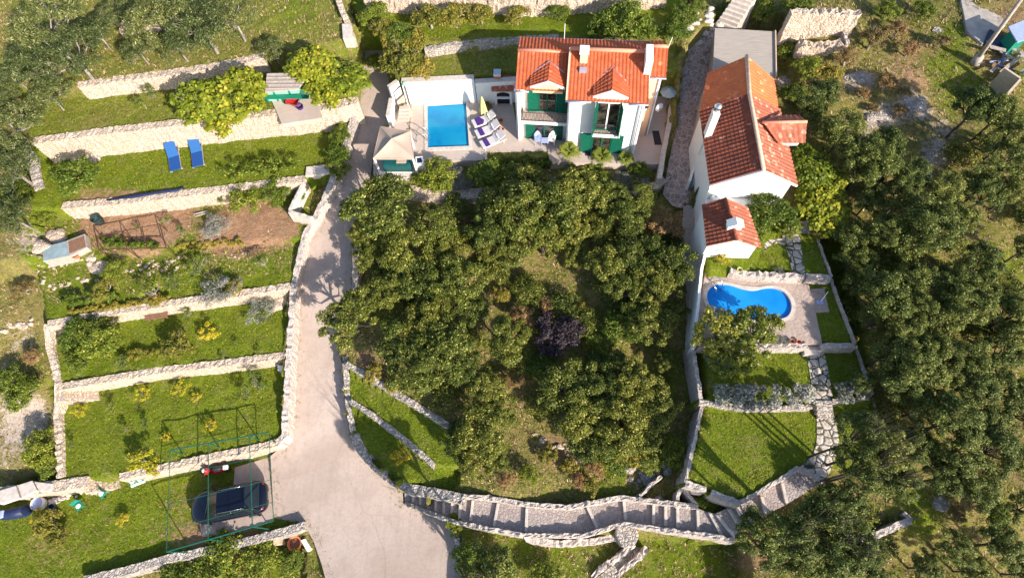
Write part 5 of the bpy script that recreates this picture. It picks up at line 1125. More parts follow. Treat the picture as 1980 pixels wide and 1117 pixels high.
# hedges: long clipped rows
def hedge(px0, px1, wpx, hgt, mat, label, leaf=.07, dens=1., name='hedge'):
    a = G(*px0); c = G(*px1); L_ = np.hypot(*(c - a)[:2]) / 2; w = wpx * scale_at(*px0, a[2]) / 2
    me = crown_mesh(name + '_mesh', 1, 1, int(L_ * 2 / w * 3.2 * dens) + 4, 110, leaf, .4, int(px0[0]), clr=(.5, .8), box=(L_, w * .7, max(hgt, w * .8)), matname=mat)
    o = bpy.data.objects.new(name, me); COL.objects.link(o); m_ = (a + c) / 2; o.location = (m_[0], m_[1], m_[2] + hgt * .45); o.rotation_euler = (0, 0, math.atan2(c[1] - a[1], c[0] - a[0]))
    return setp(o, label, 'hedge')
hedge((445,340),(588,328),34,.7,'leaf_bright','dense green hedge at the lower edge of the sunbed lawn')
hedge((1384,770),(1568,768),44,.7,'leaf_grey','long silvery lavender hedge above the shaded lawn', .075)
hedge((1614,766),(1668,760),42,.7,'leaf_grey','short silvery lavender hedge right of the paved steps', .075)
hedge((126,586),(230,576),22,.5,'leaf_bright','dark green row of plants above the bench terrace wall')
hedge((240,690),(375,676),20,.3,'leaf_autumn','low yellowish plant row along the lower edge of the bench lawn', .05)
hedge((140,604),(330,580),14,.25,'leaf_autumn','low orange and yellow ground plants behind the bench wall', .05)
hedge((345,480),(470,470),16,.25,'leaf_autumn','low yellow plant row below the brown beds', .05)
hedge((200,470),(310,478),18,.3,'leaf_bright','green row of leafy vegetables at the foot of the bean frame')
hedge((965,326),(1062,322),26,.6,'leaf_bright','clipped green hedge along the terrace in front of the villa')
hedge((1100,330),(1160,330),20,.5,'leaf_bright','short clipped hedge between the first two palms')
hedge((1030,1040),(1190,1036),9,.2,'leaf_autumn','narrow planted strip below the level stairs', .045)
hedge((1030,520),(1500,522),1,.1,'leaf_bright','x') if False else None
hedge((1600,660),(1650,662),9,.25,'leaf_autumn','low flower row above the wall right of the kidney pool', .04)
hedge((1432,528),(1500,530),7,.2,'leaf_bright','thin flower row on the wall above the kidney pool', .04)
hedge((1383,510),(1418,450),9,.25,'leaf_autumn','climbing plant on the front of the annexe', .04)
# palms
def palm(px, py, dpx, label):
    g = G(px, py, .9); s = dpx * scale_at(px, py, g[2] + .9) / 2; r = np.random.default_rng(px); o = thing('palm_tree', label, 'palm tree', g, 0, 'palms before the villa')
    b = MB(); b.smooth = True; b.tube([(0,0,-.2),(0,0,.4),(.03,0,.85)], [.13,.11,.10], 10); b.build('trunk', 'bark', o)
    f = MB()
    for i in range(17):
        th = i * 2.4; el = R(12 + 62 * (i / 17)); L_ = s * r.uniform(.8, 1.05); d = Vector((math.cos(th), math.sin(th), 0)); sd = Vector((-d.y, d.x, 0)); pts = []
        for k in range(6):
            u = k / 5; pts.append(d * (L_ * u * math.cos(el) * .95 + .03) + Vector((0, 0, .85 + L_ * (math.sin(el) * u * .8 - .75 * u * u * math.cos(el)))))
        f.tube(pts, [.012] * 6, 3, cap=False)
        for k in range(2, 24):
            u = k / 24 * 5; q = int(min(4, u)); c = pts[q].lerp(pts[q+1], u - q); w = .28 * s * math.sin(math.pi * min(1, k / 24 + .12)) + .04
            for sg in (-1, 1):
                e = c + sd * sg * w + d * w * .55 + Vector((0, 0, -.12 * w)); f.add([c, c + d * .035, e], [(0, 1, 2)])
    f.build('crown', 'leaf_palm', o)
palm(1100, 290, 66, 'leftmost green palm in front of the villa'); palm(1164, 300, 60, 'middle green palm in front of the green shutters'); palm(1210, 304, 46, 'rightmost small yellow green palm by the villa corner')
# ------------------------------------------------------------------ weeds and grass tufts
def tufts(name, n, test, size, blades, mat, seed, label, hgt=1., dz=0.):
    r = np.random.default_rng(seed); X = r.uniform(-38, 36, n * 6); Y = r.uniform(-3, 46, n * 6); k = test(X, Y); X = X[k][:n]; Y = Y[k][:n]
    Zt = hz(X, Y) + dz; m = len(X); s = size * r.uniform(.5, 1.6, m)
    C = np.stack([X, Y, Zt], -1)
    C = np.repeat(C, blades, 0); S_ = np.repeat(s, blades)[:, None]; th = r.uniform(0, 6.28, len(C)); d = np.stack([np.cos(th), np.sin(th), np.zeros(len(C))], -1)
    sd = np.stack([-np.sin(th), np.cos(th), np.zeros(len(C))], -1); C = C + d * S_ * r.uniform(0, .5, (len(C), 1))
    tipz = r.uniform(.3, 1.1, (len(C), 1)) * hgt; w = .11
    V = np.stack([C - sd * S_ * w, C + sd * S_ * w, C + sd * S_ * w * .4 + d * S_ * .8 + np.array([0, 0, 1]) * S_ * tipz, C - sd * S_ * w * .4 + d * S_ * .8 + np.array([0, 0, 1]) * S_ * tipz], 1).reshape(-1, 3)
    o = mesh_np(name, V, np.arange(len(V)).reshape(-1, 4), mat); return setp(o, label, 'weeds', None, 'stuff')
HARD = [PADW, RW, LW, LSW, P1W, P2W, world(D1, 4.6), world(D2, 5.1), ZW['house2']] + [world([(995,60),(1310,60),(1290,320),(995,320)], 4.6)]
STW = [P(*p, 2.4) for p in SU] + [P(*p, 2.4) for p in SL[::-1]]
LAWN = [ZW[n] for n in ('lawn1','lawn2','lawn4','lawn_mid','right_terr','up_lawn','car_lawn','back_low','back_high','grass_l','grass_l2')]
BEDS = [ZW[n] for n in ('beds',)]
hard = lambda x, y: np.any([pin(x, y, h) for h in HARD + [STW]], 0)
lawn = lambda x, y: np.any([pin(x, y, h) for h in LAWN], 0)
bare = lambda x, y: (lambda j, i: np.maximum(COV[j, i, 1], COV[j, i, 2]))(np.clip(((y - Y0) / DG).astype(int), 0, len(gy) - 1), np.clip(((x - X0) / DG).astype(int), 0, len(gx) - 1))
tufts('weeds', 24000, lambda x, y: ~hard(x, y) & ~lawn(x, y) & (bare(x, y) < rng.uniform(.1, .9, len(x))), .12, 7, 'weed_green', 1, 'low green undergrowth and weeds on the wild ground', .8)
tufts('dry_grass', 34000, lambda x, y: ~hard(x, y) & ~lawn(x, y) & (bare(x, y) < rng.uniform(.3, 1.2, len(x))), .11, 7, 'weed_dry', 2, 'dry straw coloured grass on the wild ground', .9)
tufts('lawn_grass', 30000, lambda x, y: ~hard(x, y) & lawn(x, y) & (bare(x, y) < .5), .085, 6, 'grass_blade', 3, 'short green lawn grass on the terraces', .6)

def nearedge(x, y, poly, d):
    m = np.full(len(x), 9.)
    for i in range(len(poly)):
        a = np.array(poly[i][:2]); c = np.array(poly[(i+1) % len(poly)][:2]); v = c - a; t_ = np.clip(((x - a[0]) * v[0] + (y - a[1]) * v[1]) / (v @ v + 1e-9), 0, 1)
        m = np.minimum(m, np.hypot(x - a[0] - t_ * v[0], y - a[1] - t_ * v[1]))
    return m < d * rng.uniform(0, 1, len(x)) ** 2
tufts('road_weeds', 60000, lambda x, y: pin(x, y, RW) & nearedge(x, y, RW, .7), .055, 5, 'weed_dry', 5, 'dry leaves and weeds gathered along the road edges', .5, .065)
tufts('lane_weeds', 60000, lambda x, y: pin(x, y, LW) & nearedge(x, y, LW, .4), .05, 5, 'weed_green', 6, 'small weeds along the edges of the cobbled lane', .5, .065)
# ------------------------------------------------------------------ objects
t = NT('car_paint', .25, .35); t.b.inputs['Coat Weight'].default_value = .35; t.b.inputs['Coat Roughness'].default_value = .04; t.out((.003,.005,.014))
simple('tyre', (.02,.02,.02), .9, .1, 20); simple('rim', (.45,.45,.47), .3, .05, 5, metal=.8); simple('lamp_clear', (.75,.77,.8), .1, .03, 5, spec=.8)
simple('lamp_red', (.28,.012,.01), .2, .05, 5); simple('red_paint', (.50,.015,.02), .3, .08, 6); simple('seat_black', (.03,.03,.035), .6, .1, 10); simple('white_plastic', (.78,.78,.76), .4, .04, 5)
simple('teal_metal', (.008,.085,.06), .5, .15, 6); simple('blue_fabric', (.010,.065,.25), .8, .08, 8); simple('blue_fabric_light', (.025,.11,.31), .8, .08, 8)
simple('purple_towel', (.055,.022,.16), .9, .15, 14); simple('canvas_beige', (.44,.34,.27), .85, .05, 3, .1); simple('teal_tub', (.012,.075,.075), .3, .1, 5); simple('lilac_cover', (.50,.48,.50), .7, .06, 6)
simple('yellow_cloth', (.58,.56,.22), .85, .1, 8); simple('terracotta', (.50,.17,.08), .8, .12, 6); simple('wood_brown', (.20,.11,.07), .8, .25, 9); simple('wood_grey', (.36,.31,.27), .9, .25, 9); simple('brick', (.42,.17,.10), .9, .2, 9)
simple('mint_paint', (.22,.62,.40), .7, .12, 5); simple('rubber_mat', (.035,.035,.045), .9, .1, 9); simple('navy_tarp', (.014,.024,.07), .5, .25, 4); simple('pale_blue', (.32,.38,.60), .5, .12, 5); simple('green_plastic', (.01,.19,.13), .45, .1, 5)
simple('pale_glass', (.25,.33,.36), .15, .2, 3, spec=.8); simple('opening_dark', (.02,.018,.018), .9, .2, 5); simple('water_tub', (.012,.085,.095), .1, .15, 5); simple('black_net', (.02,.03,.03), .9, .2, 5); simple('sand_tile', (.52,.42,.30), .8, .12, 6)
def at(px, py, h=0.): return G(px, py, h)
def axis(p, q): return math.atan2(q[1] - p[1], q[0] - p[0])

# -- car
c_f = P(366, 985, .75); c_r = P(517, 957, .75); cc = (c_f + c_r) / 2
simple('car_glass', (.012,.016,.02), .12, .1, 3, spec=.5)
car = thing('car', 'black hatchback car parked nose left under the green metal frame', 'car', (cc[0], cc[1], 0.02), axis(c_f, c_r))
LC = float(np.linalg.norm(c_r - c_f)); X_ = lambda x: (x - 2.15) * LC / 4.3
st_ = [(0.0,.34,.42,.58),(.10,.56,.32,.70),(.45,.80,.26,.84),(1.0,.87,.24,.95),(1.6,.88,.24,.98),(2.6,.88,.24,.99),(3.5,.87,.26,1.0),(4.0,.83,.30,.99),(4.2,.66,.34,.92),(4.3,.44,.42,.80)]
b = MB(); b.smooth = True; vs = []; m = 9
for x, hw, zl, zt in st_:
    for y, z in [(-.80*hw,zl),(-hw,zl+.12),(-hw*1.0,zt-.22),(-hw*.93,zt-.06),(-hw*.5,zt+.0),(0,zt+.02),(hw*.5,zt),(hw*.93,zt-.06),(hw,zt-.22),(hw,zl+.12),(.80*hw,zl)]: vs.append((X_(x), y, z))
m = 11; fs = [(i*m+j, i*m+(j+1)%m, (i+1)*m+(j+1)%m, (i+1)*m+j) for i in range(len(st_)-1) for j in range(m)]
fs += [tuple(range(m))[::-1], tuple(range((len(st_)-1)*m, len(st_)*m))]
b.add(vs, fs); body = b.build('body', 'car_paint', car); sd = body.modifiers.new('s', 'SUBSURF'); sd.levels = sd.render_levels = 2
cab = [(1.08,.78,.96,.74),(1.82,.77,1.42,.58),(2.6,.78,1.47,.60),(3.35,.77,1.44,.58),(3.98,.74,1.02,.68)]
cv = []
for x, wb, z, wt in cab: cv.append([(X_(x), -wb, .94), (X_(x), -wt, z - .02), (X_(x), -wt*.6, z), (X_(x), 0, z + .012), (X_(x), wt*.6, z), (X_(x), wt, z - .02), (X_(x), wb, .94)])
def patch(name, i0, i1, js, mat, par, off=0.):
    b = MB(); b.smooth = True
    for i in range(i0, i1):
        for j in js:
            q = [cv[i][j], cv[i][j+1], cv[i+1][j+1], cv[i+1][j]]; b.add([(p[0], p[1], p[2] + off) for p in q], [(0,1,2,3)])
    return b.build(name, mat, par, smooth=True)
patch('roof', 1, 3, (1,2,3,4), 'car_paint', body); patch('windshield', 0, 1, (1,2,3,4), 'car_glass', body); patch('rear_window', 3, 4, (1,2,3,4), 'car_glass', body)
patch('side_window', 0, 4, (0,), 'car_glass', body); patch('side_window', 0, 4, (5,), 'car_glass', body)
for s_ in (-1, 1):
    b = MB(); b.smooth = True
    for a, c in ((cab[0], cab[1]), (cab[3], cab[4])): b.tube([(X_(a[0]), s_*a[3], a[2]), (X_(c[0]), s_*c[3], c[2])], .03, 6)
    b.tube([(X_(2.6), s_*.78, .98), (X_(2.6), s_*.60, 1.46)], .03, 6); b.build('pillar', 'car_paint', body)
    b = MB(); b.smooth = True; b.tube([(X_(1.9), s_*.57, 1.46), (X_(2.6), s_*.585, 1.50), (X_(3.3), s_*.56, 1.47)], .010, 6); b.build('roof_rail', 'steel', body)
    b = MB(); b.ball((X_(1.35), s_*1.0, 1.0), (.08,.11,.07), 10, 6); b.build('mirror', 'car_paint', body, smooth=True)
    b = MB(); b.ball((X_(.27), s_*.60, .70), (.10,.07,.02), 10, 6); b.build('headlight', 'seat_black', body, smooth=True)
    b = MB(); b.ball((X_(4.10), s_*.62, .86), (.05,.09,.04), 10, 6); b.build('taillight', 'lamp_red', body, smooth=True)
    for x in (.82, 3.45):
        w = MB(); w.smooth = True; w.tube([(X_(x), s_*.70, .31), (X_(x), s_*.90, .31)], .31, 20); wh = w.build('wheel', 'tyre', car)
        w = MB(); w.tube([(X_(x), s_*.90, .31), (X_(x), s_*.912, .31)], .19, 14); w.build('rim', 'rim', wh)
b = MB(); b.tube([(X_(1.0), -.5, .99), (X_(1.12), .1, 1.02)], .012, 5); b.build('wiper', 'seat_black', body)
b = MB(); b.box(X_(4.27), -.22, .58, X_(4.31), .22, .68); b.build('rear_trim', 'steel', body)
# -- scooter
s_f = at(390, 915, .3); s_r = at(448, 905, .3); sc_ = (s_f + s_r) / 2; scoo = thing('scooter', 'red motor scooter with black seat parked behind the black car', 'scooter', (sc_[0], sc_[1], hz(sc_[0], sc_[1])), axis(s_f, s_r))
b = MB(); b.smooth = True
b.tube([(-.68,0,.42),(-.5,0,.45),(-.3,0,.42)], [.06,.14,.05], 10); b.tube([(-.44,0,.35),(-.36,0,.7),(-.28,0,.98)], [.17,.20,.10], 10); b.tube([(-.3,0,.28),(.05,0,.26),(.2,0,.35)], [.14,.15,.17], 10); b.tube([(.1,0,.5),(.35,0,.56),(.66,0,.6),(.78,0,.6)], [.14,.19,.15,.05], 10)
b.build('body', 'red_paint', scoo)
b = MB(); b.smooth = True; b.tube([(-.05,0,.72),(.15,0,.74),(.42,0,.76),(.55,0,.74)], [.05,.14,.13,.04], 10); b.build('seat', 'seat_black', scoo)
b = MB(); b.smooth = True; b.tube([(-.30,-.33,1.0),(-.26,0,1.05),(-.30,.33,1.0)], .025, 8); b.build('handlebar', 'seat_black', scoo)
b = MB(); b.ball((-.38,0,.98), (.10,.12,.08), 10, 6); b.build('headlight', 'white_plastic', scoo, smooth=True)
b = MB(); b.box(.60,-.12,.66,.85,.12,.86); b.build('rear_box', 'white_plastic', scoo, bevel=.03)
for x in (-.62, .55):
    w = MB(); w.smooth = True; w.tube([(x,-.05,.23),(x,.05,.23)], .23, 16); wh = w.build('wheel', 'tyre', scoo); w = MB(); w.tube([(x,-.06,.23),(x,.06,.23)], .12, 12); w.build('rim', 'rim', wh)
b = MB()
for s_ in (-1, 1): b.tube([(-.29, s_*.25, 1.03), (-.33, s_*.32, 1.2)], .01, 5); b.ball((-.34, s_*.33, 1.22), (.02,.06,.04), 8, 5)
b.build('mirrors', 'seat_black', scoo)
# -- green frame over the car
ph_ = 2.4; C4 = [P(329, 870, ph_), P(520, 835, ph_), P(529, 1006, ph_), P(322, 1066, ph_)]
pg = thing('carport_frame', 'open green metal carport frame standing over the black car', 'carport', (C4[0][0], C4[0][1], 0)); og = np.array(pg.location)
def li(p, q, f): return p + (q - p) * f
b = MB()
def bar(nm, p, q, r=.035):
    b = MB(); b.tube([tuple(p - og), tuple(q - og)], r, 6); return b.build(nm, 'teal_metal', pg)
for i in range(4): bar('beam', C4[i], C4[(i+1) % 4], .034 if i in (0, 2) else .018)
for p, q in (((C4[0], C4[1]), .42), ((C4[0], C4[1]), .79)): pass
for f in (.385, .80): bar('rafter', li(C4[0], C4[1], f), li(C4[3], C4[2], f), .026)
for f in (.27, .55, .8): bar('purlin', li(C4[0], C4[3], f), li(C4[1], C4[2], f), .012)
for p in (C4[0], C4[3], li(C4[0], C4[1], .385), li(C4[3], C4[2], .385), li(C4[0], C4[1], .8), li(C4[3], C4[2], .8)):
    q = p.copy(); q[2] = hz(p[0], p[1]) - .1; bar('post', p, q, .03)
# -- sun beds on the lawn
def blue_bed(p_head, p_foot, label, head_light=True):
    a = at(*p_head, .3); c = at(*p_foot, .3); m_ = (a + c) / 2; L_ = np.linalg.norm(a - c); o = thing('sun_lounger', label, 'sun lounger', (m_[0], m_[1], hz(m_[0], m_[1])), axis(c, a), 'blue sun loungers on the lawn'); h = L_ / 2; w = .33
    b = MB(); b.box(-h, -w, .24, h*.05, w, .29); b.build('seat', 'blue_fabric', o, bevel=.015)
    b = MB(); M_ = Matrix.Translation((h*.05, 0, .265)) @ Matrix.Rotation(R(-22), 4, 'Y'); b.box(.02, -w, -.02, h*1.0, w, .03, M_); b.build('backrest', 'blue_fabric_light', o, bevel=.015)
    for s_ in (-1, 1):
        b = MB(); b.box(-h-.03, s_*w-.02, .20, h, s_*w+.02, .26); b.build('rail', 'wood_grey', o)
        for x in (-h*.85, h*.7): b = MB(); b.box(x-.02, s_*w-.02, 0, x+.02, s_*w+.02, .2); b.build('leg', 'wood_grey', o)
blue_bed((331,280), (339,328), 'left blue sun lounger on the upper lawn'); blue_bed((377,270), (382,320), 'right blue sun lounger on the upper lawn')
# -- small brown bench
a = at(281, 611, .4); c = at(325, 605, .4); m_ = (a + c) / 2; o = thing('bench', 'small brown wooden bench against the pale terrace wall', 'bench', (m_[0], m_[1], hz(m_[0], m_[1])), axis(a, c)); L_ = np.linalg.norm(a - c) / 2
for i in range(3): b = MB(); b.box(-L_, -.28 + i*.13, .38, L_, -.17 + i*.13, .42); b.build('seat_slat', 'wood_brown', o)
for i in range(2): b = MB(); b.box(-L_, .16, .55 + i*.14, L_, .19, .65 + i*.14); b.build('backrest_slat', 'wood_brown', o)
for x in (-L_*.85, L_*.8):
    for y in (-.24, .14): b = MB(); b.box(x, y, 0, x+.05, y+.05, .38 if y < 0 else .8); b.build('leg', 'wood_brown', o)
simple('rust', (.07,.03,.018), .9, .2, 9)
# -- bean frame
FR_ = [at(183, 455, 1.0), at(306, 431, 1.0), at(327, 484, 1.0), at(196, 486, 1.0)]
bf = thing('bean_frame', 'rusty thin bean frame standing over the brown vegetable bed', 'garden frame', (FR_[0][0], FR_[0][1], hz(FR_[0][0], FR_[0][1]))); ob = np.array(bf.location)
T = [np.array([p[0], p[1], 4.4]) for p in FR_]
for i, j in ((0,1),(3,2),(0,3),(1,2)): b = MB(); b.tube([tuple(T[i]-ob), tuple(T[j]-ob)], .03, 5); b.build('rail', 'rust', bf)
for f in (.42, .72): b = MB(); b.tube([tuple(li(T[0],T[1],f)-ob), tuple(li(T[3],T[2],f)-ob)], .028, 5); b.build('rail', 'rust', bf)
for p in T + [li(T[0],T[1],.42), li(T[3],T[2],.42)]: b = MB(); b.tube([tuple(p-ob), (p[0]-ob[0], p[1]-ob[1], hz(p[0],p[1])-ob[2])], .03, 5); b.build('post', 'rust', bf)
# -- cold frame
def quadbox(name, px, ztop, zbot, mat, label=None, cat=None, parent=None, off=None, bevel=0, group=None):
    pts = [P(x, y, ztop) for x, y in px]; o_ = np.array([0, 0, 0.]) if off is None else off
    b = MB(); b.prism([tuple((p - o_)[:2]) for p in pts], zbot - o_[2], ztop - o_[2]); ob_ = b.build(name, mat, parent, bevel=bevel)
    return setp(ob_, label, cat, group) if label else ob_
g0 = at(85, 500); z0 = float(g0[2]); cf = thing('cold_frame', 'old glass covered cold frame beside the white boulders', 'cold frame', g0); of_ = np.array(cf.location)
quadbox('glass_pane', [(84,478),(128,466),(132,494),(84,504)], z0+.5, z0+.46, 'pale_glass', parent=cf, off=of_)
quadbox('frame', [(83,477),(130,465),(164,452),(168,478),(134,495),(83,505)], z0+.45, z0-.3, 'wood_grey', parent=cf, off=of_)
quadbox('soil_bed', [(132,467),(162,456),(166,477),(134,490)], z0+.47, z0+.4, 'wood_brown', parent=cf, off=of_)
def lump(name, px, py, d, h, mat, label, cat, rim=True, zoff=0, inner=None, group=None):
    g = at(px, py, h); r_ = d * scale_at(px, py, g[2]) / 2; o = thing(name, label, cat, g, 0, group); b = MB(); b.smooth = True
    b.tube([(0,0,0),(0,0,h*.1),(0,0,h)], [r_*.7, r_*.75, r_], 18, cap=False); b.add([(math.cos(i*math.pi/9)*r_*.7, math.sin(i*math.pi/9)*r_*.7, .01) for i in range(18)], [tuple(range(18))]); b.build('pot', mat, o)
    b = MB(); b.smooth = True; n = 18; R1, R2 = r_, r_*.82
    b.add([(math.cos(i*2*math.pi/n)*q, math.sin(i*2*math.pi/n)*q, h + dz) for q, dz in ((R1*1.05,.0),(R2,.0),(R2,-h*.4)) for i in range(n)], [(k*n+i, k*n+(i+1)%n, (k+1)*n+(i+1)%n, (k+1)*n+i) for k in range(2) for i in range(n)]); b.build('rim', mat, o)
    b = MB(); b.tube([(0,0,h*.55),(0,0,h*.6)], r_*.84, 14); b.build('filling', inner or 'wood_brown', o)
    return o
lump('bucket', 119, 491, 13, .3, 'green_plastic', 'dark green plastic bucket on the cold frame glass', 'bucket', inner='green_plastic'); lump('bucket', 143, 492, 14, .3, 'terracotta', 'orange plastic bucket beside the cold frame', 'bucket', inner='terracotta')
lump('flower_pot', 569, 1050, 26, .5, 'terracotta', 'big terracotta pot with a plant below the low wall', 'flower pot', inner='weed_green' if False else 'wood_brown')
lump('barrel', 183, 421, 18, .6, 'black_net', 'dark barrel with green water under the terrace wall', 'barrel', inner='mint_paint'); lump('flower_pot', 510, 701, 9, .3, 'terracotta', 'small pinkish pot on the terrace wall end', 'flower pot'); lump('barrel', 872, 1014, 16, .6, 'green_plastic', 'green round bin at the right edge of the road', 'bin', inner='green_plastic')
for x, y, l in ((1532,659,'leftmost dark pot at the lower edge of the pool terrace'),(1545,660,'dark pot right of its neighbour on the pool terrace edge'),(1352,300+0,'')): 
    if l: lump('flower_pot', x, y, 9, .3, 'terracotta', l, 'flower pot')
lump('flower_pot', 1431, 521, 10, .3, 'yellow_cloth', 'small yellow pot at the foot of the annexe', 'flower pot')
# -- lower left chairs, sack, boat
def stool(px, py, label):
    g = at(px, py, .4); o = thing('garden_chair', label, 'chair', (g[0], g[1], hz(g[0], g[1])), random.uniform(0, 3)); b = MB(); b.box(-.2,-.2,.36,.2,.2,.41); b.build('seat', 'green_plastic', o, bevel=.03)
    b = MB(); b.box(.17,-.2,.41,.21,.2,.8); b.build('backrest', 'green_plastic', o, bevel=.01); b = MB(); b.ball((-.02,0,.45), (.14,.14,.05), 12, 6); b.build('cushion', 'white_plastic', o, smooth=True)
    for x in (-.17,.17):
        for y in (-.17,.17): b = MB(); b.tube([(x,y,0),(x,y,.37)], .02, 6); b.build('leg', 'green_plastic', o)
stool(256, 930, 'green plastic chair at the wall below the yellow bush'); stool(152, 977, 'green plastic chair with white cushion on the lower lawn'); stool(271, 925, 'second green chair, half behind the white board'); stool(197, 953, 'little green chair nearest the stone steps')
quadbox('board', [(252,938),(280,928),(281,931),(254,942)], .75, .70, 'white_plastic', 'white board lying before the green chairs', 'board')
g = at(73, 973, .3); o = thing('sack', 'white open building sack below the flagstone wall', 'sack', g); b = MB(); b.smooth = True; b.tube([(0,0,0),(0,0,.25),(0,0,.42)], [.33,.38,.34], 12, cap=False); b.build('bag', 'white_plastic', o); b = MB(); b.tube([(0,0,.2),(0,0,.3)], .34, 12); b.build('filling', 'pale_blue', o)
lump('bucket', 98, 980, 12, .35, 'navy_tarp', 'dark blue bucket beside the white sack', 'bucket', inner='navy_tarp')
a = at(-6, 997, .4); c = at(50, 986, .4); m_ = (a + c) / 2; o = thing('boat', 'small dark blue covered boat at the left edge of the photo', 'boat', (m_[0], m_[1], hz(m_[0], m_[1])), axis(a, c)); L_ = np.linalg.norm(c - a) / 2
b = MB(); b.smooth = True; b.tube([(-L_,0,.35),(-L_*.6,0,.28),(0,0,.25),(L_*.9,0,.25),(L_,0,.28)], [.08,.27,.33,.33,.3], 10); b.build('hull', 'navy_tarp', o); b = MB(); b.box(-L_*.7,-.2,.5,-L_*.35,.2,.62); b.build('seat', 'pale_blue', o, bevel=.04)
quadbox('plaque', [(528,1038),(538,1037),(540,1052),(528,1054)], .0, -.9, 'sand_tile', 'beige stone slab leaning at the low wall by the pot', 'slab', bevel=.02); quadbox('block', [(581,1044),(590,1040),(602,1060),(594,1066)], -.2, -.9, 'plaster_white', 'white concrete block right of the terracotta pot', 'block', bevel=.02)
quadbox('box', [(536,706),(547,706),(548,716),(537,716)], 1.7, 1.0, 'white_plastic', 'small white box at the end of the terrace wall', 'box', bevel=.02)
for i, (p, q) in enumerate((((375,414),(402,408)),((378,418),(404,411)))):
    a = at(*p, .1); c = at(*q, .1); b = MB(); b.smooth = True; b.tube([tuple(a + [0,0,.1]), tuple(c + [0,0,.1])], .05, 7); setp(b.build('log', 'wood_grey'), ['upper grey log between the two brown beds', 'lower grey log between the two brown beds'][i], 'log')
b = MB(); a = [at(x, y, .05) for x, y in ((208,388),(260,381),(300,374),(348,368),(356,364))]; b.smooth = True; b.tube([tuple(p + [0,0,.10]) for p in a], [.05,.12,.09,.11,.05], 6); setp(b.build('net_roll', 'navy_tarp'), 'dark blue rolled net along the top of the terrace wall', 'net')
# -- green shed
g = at(560, 232); zs_ = 6.3; sd_ = thing('garden_shed', 'open garden shed with grey plank roof and mint green wall', 'shed', g); os2 = np.array(sd_.location)
quadbox('roof', [(516,143),(600,139),(576,172),(512,178)], 8.2, 8.12, 'wood_grey', parent=sd_, off=os2)
quadbox('floor', [(524,192),(612,186),(622,228),(545,240)], 6.42, 6.1, 'deck_tile', parent=sd_, off=os2)
p0 = P(518, 184, 7.2) ; A_ = P(520, 196, 6.42) - os2; B_ = P(606, 187, 6.42) - os2
b = MB(); b.add([tuple(A_), tuple(B_), (B_[0], B_[1], 8.0 - os2[2]), (A_[0], A_[1], 8.0 - os2[2])], [(0,1,2,3),(3,2,1,0)]); b.build('back_wall', 'mint_paint', sd_)
for f in (0, .22, .55, 1): q = A_ + (B_ - A_) * f; b = MB(); b.box(q[0]-.04, q[1]-.1, q[2], q[0]+.04, q[1]-.02, 8.0 - os2[2]); b.build('post', 'green_plastic', sd_)
b = MB(); b.box(A_[0], A_[1]-.35, 6.95-os2[2], B_[0], A_[1]-.05, 7.0-os2[2]); b.build('shelf', 'green_plastic', sd_)
for i in range(5):
    q = [(516+i*0,143)] ; b = MB(); f0 = i/5; a = P(516 - 4*f0, 143+35*f0, 8.24) - os2; c = P(600-24*f0, 139+33*f0, 8.24) - os2; b.box(a[0], a[1]-.03, 8.2-os2[2], c[0], a[1]+.03, 8.25-os2[2]); b.build('batten', 'wood_grey', sd_)
a = at(548, 192, .5); c = at(580, 197, .5); m_ = (a+c)/2; o = thing('wheelbarrow', 'red wheelbarrow lying in front of the mint green shed', 'wheelbarrow', (m_[0], m_[1], hz(m_[0], m_[1])), axis(a, c)); L_ = np.linalg.norm(c-a)/2
b = MB(); b.add([(-L_*.6,-.25,.55),(L_*.8,-.3,.55),(L_*.8,.3,.55),(-L_*.6,.25,.55),(-L_*.3,-.15,.3),(L_*.5,-.18,.3),(L_*.5,.18,.3),(-L_*.3,.15,.3)], [(4,5,6,7),(0,1,5,4),(1,2,6,5),(2,3,7,6),(3,0,4,7),(7,6,5,4),(4,5,1,0),(5,6,2,1),(6,7,3,2),(7,4,0,3)]); b.build('tray', 'red_paint', o)
b = MB(); b.smooth = True; b.tube([(-L_*.8,-.05,.2),(-L_*.8,.05,.2)], .2, 14); b.build('wheel', 'tyre', o)
for s_ in (-1,1): b = MB(); b.tube([(-L_*.8,s_*.06,.2),(L_*.3,s_*.2,.3),(L_*1.3,s_*.28,.6)], .02, 6); b.build('handle', 'steel', o)
lump('flower_pot', 579, 205, 13, .35, 'purple_towel', 'dark violet round pot on the shed floor', 'flower pot')

# -- driveway gate leaves
def gate(p, q, z, h, label):
    a = P(*p, z); c = P(*q, z); o = thing('gate', label, 'gate', a, axis(a, c), 'driveway gates'); L_ = float(np.linalg.norm((c - a)[:2]))
    b = MB()
    for s0, s1 in (((0,0,.08),(L_,0,.08)), ((0,0,h),(L_,0,h)), ((0,0,0),(0,0,h)), ((L_,0,0),(L_,0,h)), ((0,0,h*.5),(L_,0,h*.5))): b.tube([s0, s1], .03, 6)
    b.build('frame', 'iron', o); b = MB(); b.box(.03,-.01,.1,L_-.03,.01,h*.47); b.build('panel', 'canvas_beige', o)
    b = MB()
    for i in range(1, 12): b.tube([(L_*i/12,0,h*.5),(L_*i/12,0,h)], .008, 4, cap=False)
    b.build('bars', 'iron', o)
gate((771,212),(792,192),4.7,1.5,'dark framed metal gate leaf beside the white pool wall')
g = P(793, 203, 4.7); o = thing('lamp_post', 'small garden lamp on a dark post at the pool wall corner', 'lamp', g); b = MB(); b.smooth = True; b.tube([(0,0,0),(0,0,1.75)], .03, 6); b.build('post', 'iron', o); b = MB(); b.ball((0,0,1.85), .13, 12, 8); b.build('lamp_globe', 'mint_paint', o, smooth=True)

